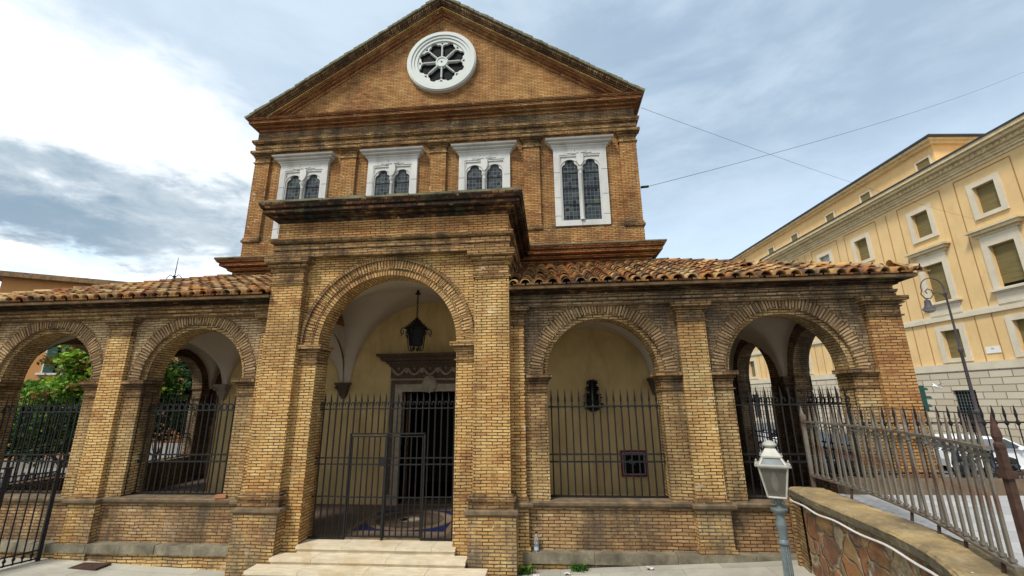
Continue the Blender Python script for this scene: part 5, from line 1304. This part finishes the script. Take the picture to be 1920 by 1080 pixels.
TL = thing('traffic_light', 'green traffic light just showing past the right corner pier of the portico', 'traffic light', (15.38, 8, .05))
M_TLG = plain('green_housing', (.015, .06, .05), .2, .5, 6, 0)
m = MB(); m.tube([(15.38, 8, .05), (15.45, 8, 3.3)], .05, 8); m.build('pole', M_TLG, TL)
m = MB(); m.box(15.36, 15.60, 7.86, 8.10, 2.40, 3.24); m.build('housing', M_TLG, TL, bevel=.02)
for z in (2.52, 2.79, 3.06):
    m = MB(); rows = [[(x, 7.98+.09*math.cos(math.pi*k/8), z+.02+.09*math.sin(math.pi*k/8)) for k in range(9)] for x in (15.58, 15.80 if z < 2.9 and z > 2.6 else 15.74)]; m.grid(rows); m.build('visor', M_TLG, TL)
def overhead(name, label, a, b, sag, r):
    m = MB(); a = Vector(a); b = Vector(b); m.tube([a+(b-a)*(k/24)-Vector((0, 0, sag*4*(k/24)*(1-k/24))) for k in range(25)], r, 5); tag(m.build(name, M_IRON), label, 'cable', 'overhead cables over the street')
overhead('overhead_cable', 'thin cable running from the church insulator up to the top right', (HW+.24, 3.40, 8.77), (36.68, 20.28, 24.6), .35, .0065)
overhead('overhead_cable', 'faint cable running down from the pediment corner to the yellow building', (HW+.25, 3.38, 11.35), (36.0, 25.06, 15.49), .3, .005)
# gull
GU = thing('gull', 'white gull against the stone base of the yellow building', 'bird', (22.8, 16.31, 3.32)); M_GULL = plain('gull_feathers', (.78, .78, .76), .05, .7, 6, 0)
m = MB(); c = Vector((22.8, 16.31, 3.32)); m.tube([c+Vector((-.20, 0, .04)), c+Vector((-.12, 0, .05)), c+Vector((0, 0, .0)), c+Vector((.14, 0, -.03)), c+Vector((.24, 0, -.04))], [.02, .05, .075, .05, .015], 8); m.build('body', M_GULL, GU, smooth=True)
m = MB(); 
for q in (-1, 1): m.face([c+Vector((-.06, 0, .03)), c+Vector((.07, 0, .03)), c+Vector((.08, q*.25, .16)), c+Vector((.14, q*.5, .10)), c+Vector((.02, q*.28, .18))])
m.build('wings', M_GULL, GU)
# cars
M_TYRE = plain('tyre', (.02, .02, .02), .2, .8, 8, .1); M_RIM = plain('rim', (.4, .4, .42), .1, .35, 8, 0, metal=.6); M_CGL = plain('car_glass', (.03, .045, .05), .1, .15, 3, 0, spec=.5); M_LIGHTC = plain('headlight', (.5, .5, .52), .1, .2, 8, 0, spec=.6)
def car(label, loc, rz, paint, seed=1):
    T = thing('parked_car', label, 'car', loc, rz, 'cars parked in the street beyond the portico')
    def out(w):   # body outline (x forward), lower part with wheel arches
        p = [(-2.08, .32)]
        for cx in (-1.28, 1.32):
            p += [(cx-.36, .25)]+[(cx-.34*math.cos(math.pi*k/8), .30+.34*math.sin(math.pi*k/8)) for k in range(9)]+[(cx+.36, .25)]
        p += [(2.06, .30), (2.14, .50), (2.10, .72), (1.85, .84), (1.05, .97), (.2, .99), (-1.9, 1.0), (-2.10, .92), (-2.14, .6)]
        return p
    m = MB(); prof = out(0); n = len(prof)
    sec = [(-.86, .90), (-.80, 1.0), (.80, 1.0), (.86, .90)]
    rows = []
    for y, k in ((-.74, .0), (-.84, .035), (-.88, .0)):
        pass
    def ringpts(y, ins): return [(x*(1-ins*.5), y, z-ins*.35*(z-.3)) for x, z in prof]
    R_ = [ringpts(-.78, .06), ringpts(-.86, .012), ringpts(-.88, .0), ringpts(.88, 0), ringpts(.86, .012), ringpts(.78, .06)]
    for a, b in zip(R_, R_[1:]):
        for i in range(n): j = (i+1) % n; m.face([a[i], a[j], b[j], b[i]])
    for rr, fl in ((R_[0], False), (R_[-1], True)):
        tr = tessellate_polygon([[Vector((p[0], p[2], 0)) for p in rr]])
        for t in tr: m.face([rr[i] for i in t], flip=fl)
    b = local(m, 'body', paint, T, True)
    # cabin
    cb = [(-1.98, .97), (1.02, .95), (.30, 1.40), (-.35, 1.47), (-1.35, 1.45), (-1.80, 1.28)]
    m = MB(); L_ = [(x, -.80+.14*(z-.95)/.5, z) for x, z in cb]; Rr = [(x, .80-.14*(z-.95)/.5, z) for x, z in cb]
    for i in range(6): j = (i+1) % 6; m.face([L_[i], L_[j], Rr[j], Rr[i]])
    m.face(L_); m.face(list(reversed(Rr))); local(m, 'cabin', paint, T)
    def sidewin(x0, x1, x2, x3, s):
        q = [(x0, 1.0), (x1, 1.0), (x2, 1.36), (x3, 1.36)]; m = MB(); m.face([(x, s*(.812-.14*(z-.95)/.5), z) for x, z in q]); local(m, 'side_window', M_CGL, T)
    for s in (-1, 1): sidewin(-.28, .80, .28, -.28, s); sidewin(-1.12, -.36, -.36, -1.12, s); sidewin(-1.70, -1.20, -1.20, -1.55, s)
    def tq(x, y, z): return (x, y, z)
    m = MB(); m.face([(.98, -.68, .99), (.98, .68, .99), (.36, .60, 1.37), (.36, -.60, 1.37)]); w = local(m, 'windscreen', M_CGL, T); w.location = (.02, 0, .012)
    m = MB(); m.face([(-1.95, -.62, 1.02), (-1.95, .62, 1.02), (-1.81, .56, 1.26), (-1.81, -.56, 1.26)]); w = local(m, 'rear_window', M_CGL, T); w.location = (-.02, 0, .0)
    for cx in (-1.28, 1.32):
        for s in (-1, 1):
            m = MB(); m.lathe([(.0, -.1), (.24, -.1), (.31, -.08), (.315, 0), (.31, .08), (.24, .1), (0, .1)], (0, 0, 0), 20, cap=False)
            for v in m.v: x, y, z = v; v.x, v.y, v.z = x+cx, s*.79+z, y+.315
            wl = local(m, 'wheel', M_TYRE, T, True)
            m = MB(); m.lathe([(0, 0), (.19, .0), (.21, .015)], (0, 0, 0), 16, cap=False)
            for v in m.v: x, y, z = v; v.x, v.y, v.z = x+cx, s*(.895-z), y+.315
            local(m, 'rim', M_RIM, wl)
    for s in (-1, 1):
        m = MB(); m.tube([(1.92, s*.62, .72), (2.04, s*.60, .68), (2.11, s*.52, .66)], [.05, .075, .05], 8); local(m, 'headlight', M_LIGHTC, T, True)
        m = MB(); m.tube([(.62, s*.84, 1.0), (.55, s*.95, 1.03)], [.03, .07], 8); local(m, 'mirror', paint, T)
    m = MB(); m.box(2.07, 2.135, -.45, .45, .38, .5); local(m, 'grille', M_BLACKG, T)
    return T
M_CW = plain('white_car_paint', (.75, .76, .78), .03, .25, 2, 0, spec=.6); M_CB = plain('black_car_paint', (.012, .013, .016), .1, .2, 2, 0, spec=.6); M_CBL = plain('blue_car_paint', (.012, .022, .05), .1, .25, 2, 0, spec=.6)
def sz(x): return min(.30, .30-.045*(x-10))
car('white hatchback parked across the street at the right edge, nose to the right', (21.3, 12.9, sz(21.3)), R(-3), M_CW)
car('black car parked low behind the near right side arch', (14.6, 11.4, sz(14.6)), R(78), M_CB)
def scooter(label, loc, rz, body):
    T = thing('scooter', label, 'scooter', loc, rz, 'scooters parked in the street')
    for x in (-.62, .68):
        m = MB(); m.tube([(x+.20*math.cos(2*math.pi*k/16), 0, .26+.20*math.sin(2*math.pi*k/16)) for k in range(17)], .055, 6, cap=False); w = local(m, 'wheel', M_TYRE, T, True)
        m = MB(); m.lathe([(.12, -.03), (.12, .03)], (0, 0, 0), 12)
        for v in m.v: a, b, c = v; v.x, v.y, v.z = a+x, c, b+.26
        local(m, 'rim', M_RIM, w)
    m = MB(); m.tube([(-.95, 0, .72), (-.6, 0, .66), (-.15, 0, .56), (.05, 0, .34), (.35, 0, .32), (.50, 0, .6), (.42, 0, 1.0)], [.08, .19, .20, .15, .14, .15, .10], 10); local(m, 'body', body, T, True)
    m = MB(); m.tube([(-.85, 0, .86), (-.5, 0, .85), (-.05, 0, .80)], [.10, .15, .11], 8); local(m, 'seat', M_TYRE, T, True)
    m = MB(); m.tube([(.36, -.36, 1.08), (.42, 0, 1.04), (.36, .36, 1.08)], .022, 6); m.tube([(.42, 0, 1.04), (.68, 0, .28)], .035, 6); local(m, 'handlebar', M_IRONB, T)
    m = MB(); m.grid([[(.50-.20*t, y, 1.0+.45*t) for y in (-.22, 0, .22)] for t in (0, .5, 1)]); local(m, 'windshield', M_LIGHTC, T)
    m = MB(); m.tube([(.50, 0, .84), (.60, 0, .83)], [.09, .06], 8); local(m, 'headlight', M_LIGHTC, T)
    return T
scooter('white scooter with windshield seen through the deeper right side arch', (14.9, 17.6, sz(14.9)), R(110), M_CW)
scooter('dark scooter left of the white one behind the deeper right side arch', (15.9, 18.6, sz(15.9)), R(100), M_CB)
scooter('black scooter parked nearest the street railing beside the corner pier', (15.6, 8.6, sz(15.6)), R(60), M_CB)
scooter('dark scooter in front of the white hatchback', (18.6, 9.4, sz(18.6)), R(75), M_CB)
scooter('blue scooter between the two dark ones', (17.1, 9.0, sz(17.1)), R(65), M_CBL)
# ================================================================== SMALL THINGS
def bottle():
    s = MN('clear_plastic'); s.col((.75, .82, .85)); s.rough(.08); s.set(s.b, 'Transmission Weight', .85); s.set(s.b, 'IOR', 1.2); return s.m
BO = thing('plastic_bottle', 'empty clear plastic water bottle standing on the stone bench by the great arch', 'bottle', (2.85, .27, .402))
m = MB(); m.lathe([(.036, .402), (.04, .41), (.04, .47), (.036, .49), (.04, .51), (.04, .60), (.03, .635), (.016, .66), (.015, .68)], (2.85, .27, 0), 14); m.build('body', bottle(), BO, smooth=True)
m = MB(); m.lathe([(.018, .678), (.018, .70)], (2.85, .27, 0), 12); m.build('cap', M_IRONB, BO); m = MB(); m.lathe([(.041, .42), (.041, .47)], (2.85, .27, 0), 14, cap=False); m.build('label', plain('bottle_label', (.45, .55, .7), .2, .5, 20, 0), BO)
m = MB(); m.box(-3.22, -3.02, .28, .39, 1.188, 1.245); o = m.build('loose_brick', plain('red_brick_block', (.36, .15, .07), .15, .9, 8, .3), bevel=.006, loc=(-3.12, .33, 1.188)); o.rotation_euler = (0, 0, R(12)); tag(o, 'single loose orange brick lying on the sill left of the great arch', 'brick')
MH = thing('drain_cover', 'rusty square drain cover in the paving in front of the left bench', 'drain cover', (-5.22, .02, court_z(-5.2, 0)))
m = MB(); z = court_z(-5.2, 0); m.box(-5.5, -4.95, -.12, .17, z+.0, z+.022); m.build('plate', M_RUST, MH)
def weeds(label, x, y, z, n, h, seed):
    random.seed(seed); m = MB()
    for k in range(n):
        a = random.uniform(0, 6.28); l = h*random.uniform(.5, 1.2); bx = x+random.gauss(0, h*.45); by = y+random.gauss(0, .03)-.02; w = .009
        d = Vector((math.cos(a), math.sin(a)*.5-.2, 0)); p = Vector((bx, by, z)); sd_ = Vector((-d.y, d.x, 0)).normalized()*w
        q1 = p+d*l*.3+Vector((0, 0, l*.6)); q2 = p+d*l*.8+Vector((0, 0, l*.75)); m.rv = random.random()
        m.face([p-sd_, p+sd_, q1+sd_*1.5, q1-sd_*1.5]); m.face([q1-sd_*1.5, q1+sd_*1.5, q2])
    m.rv = None; tag(m.build('weed_tuft', M_WEED, None, loc=(x, y, z)), label, 'weeds', 'weeds along the foot of the portico')
M_WEED = leaf_mat('weed_green', [(0, (.02, .06, .01)), (.5, (.05, .16, .02)), (1, (.14, .30, .04))])
weeds('green weed tuft growing at the foot of the right bench', 3.55, .15, court_z(3.5, 0)-.01, 70, .15, 1)
weeds('weeds in the corner between the right great pier and the bench', 2.66, .12, court_z(2.7, 0)-.01, 60, .19, 2)
M_PAPER = plain('paper', (.50, .48, .44), .05, .8, 10, .2)
def litter(label, x, y, s_, seed):
    random.seed(seed); z = court_z(x, y); m = MB(); rows = [[(x+(i-2)*s_*.4, y+(j-2)*s_*.3, z+.015+random.random()*s_*.45) for i in range(5)] for j in range(5)]; m.grid(rows); tag(m.build('paper_scrap', M_PAPER, None, loc=(x, y, z)), label, 'litter', 'paper scraps on the paving')
litter('crumpled white paper scrap beside the green weed tuft', 3.36, .0, .06, 1); litter('white paper scrap on the paving in front of the right bench, right of the weeds', 4.70, .02, .07, 2)
litter('small paper scrap right beside the right great pier', 2.85, -.02, .07, 3)
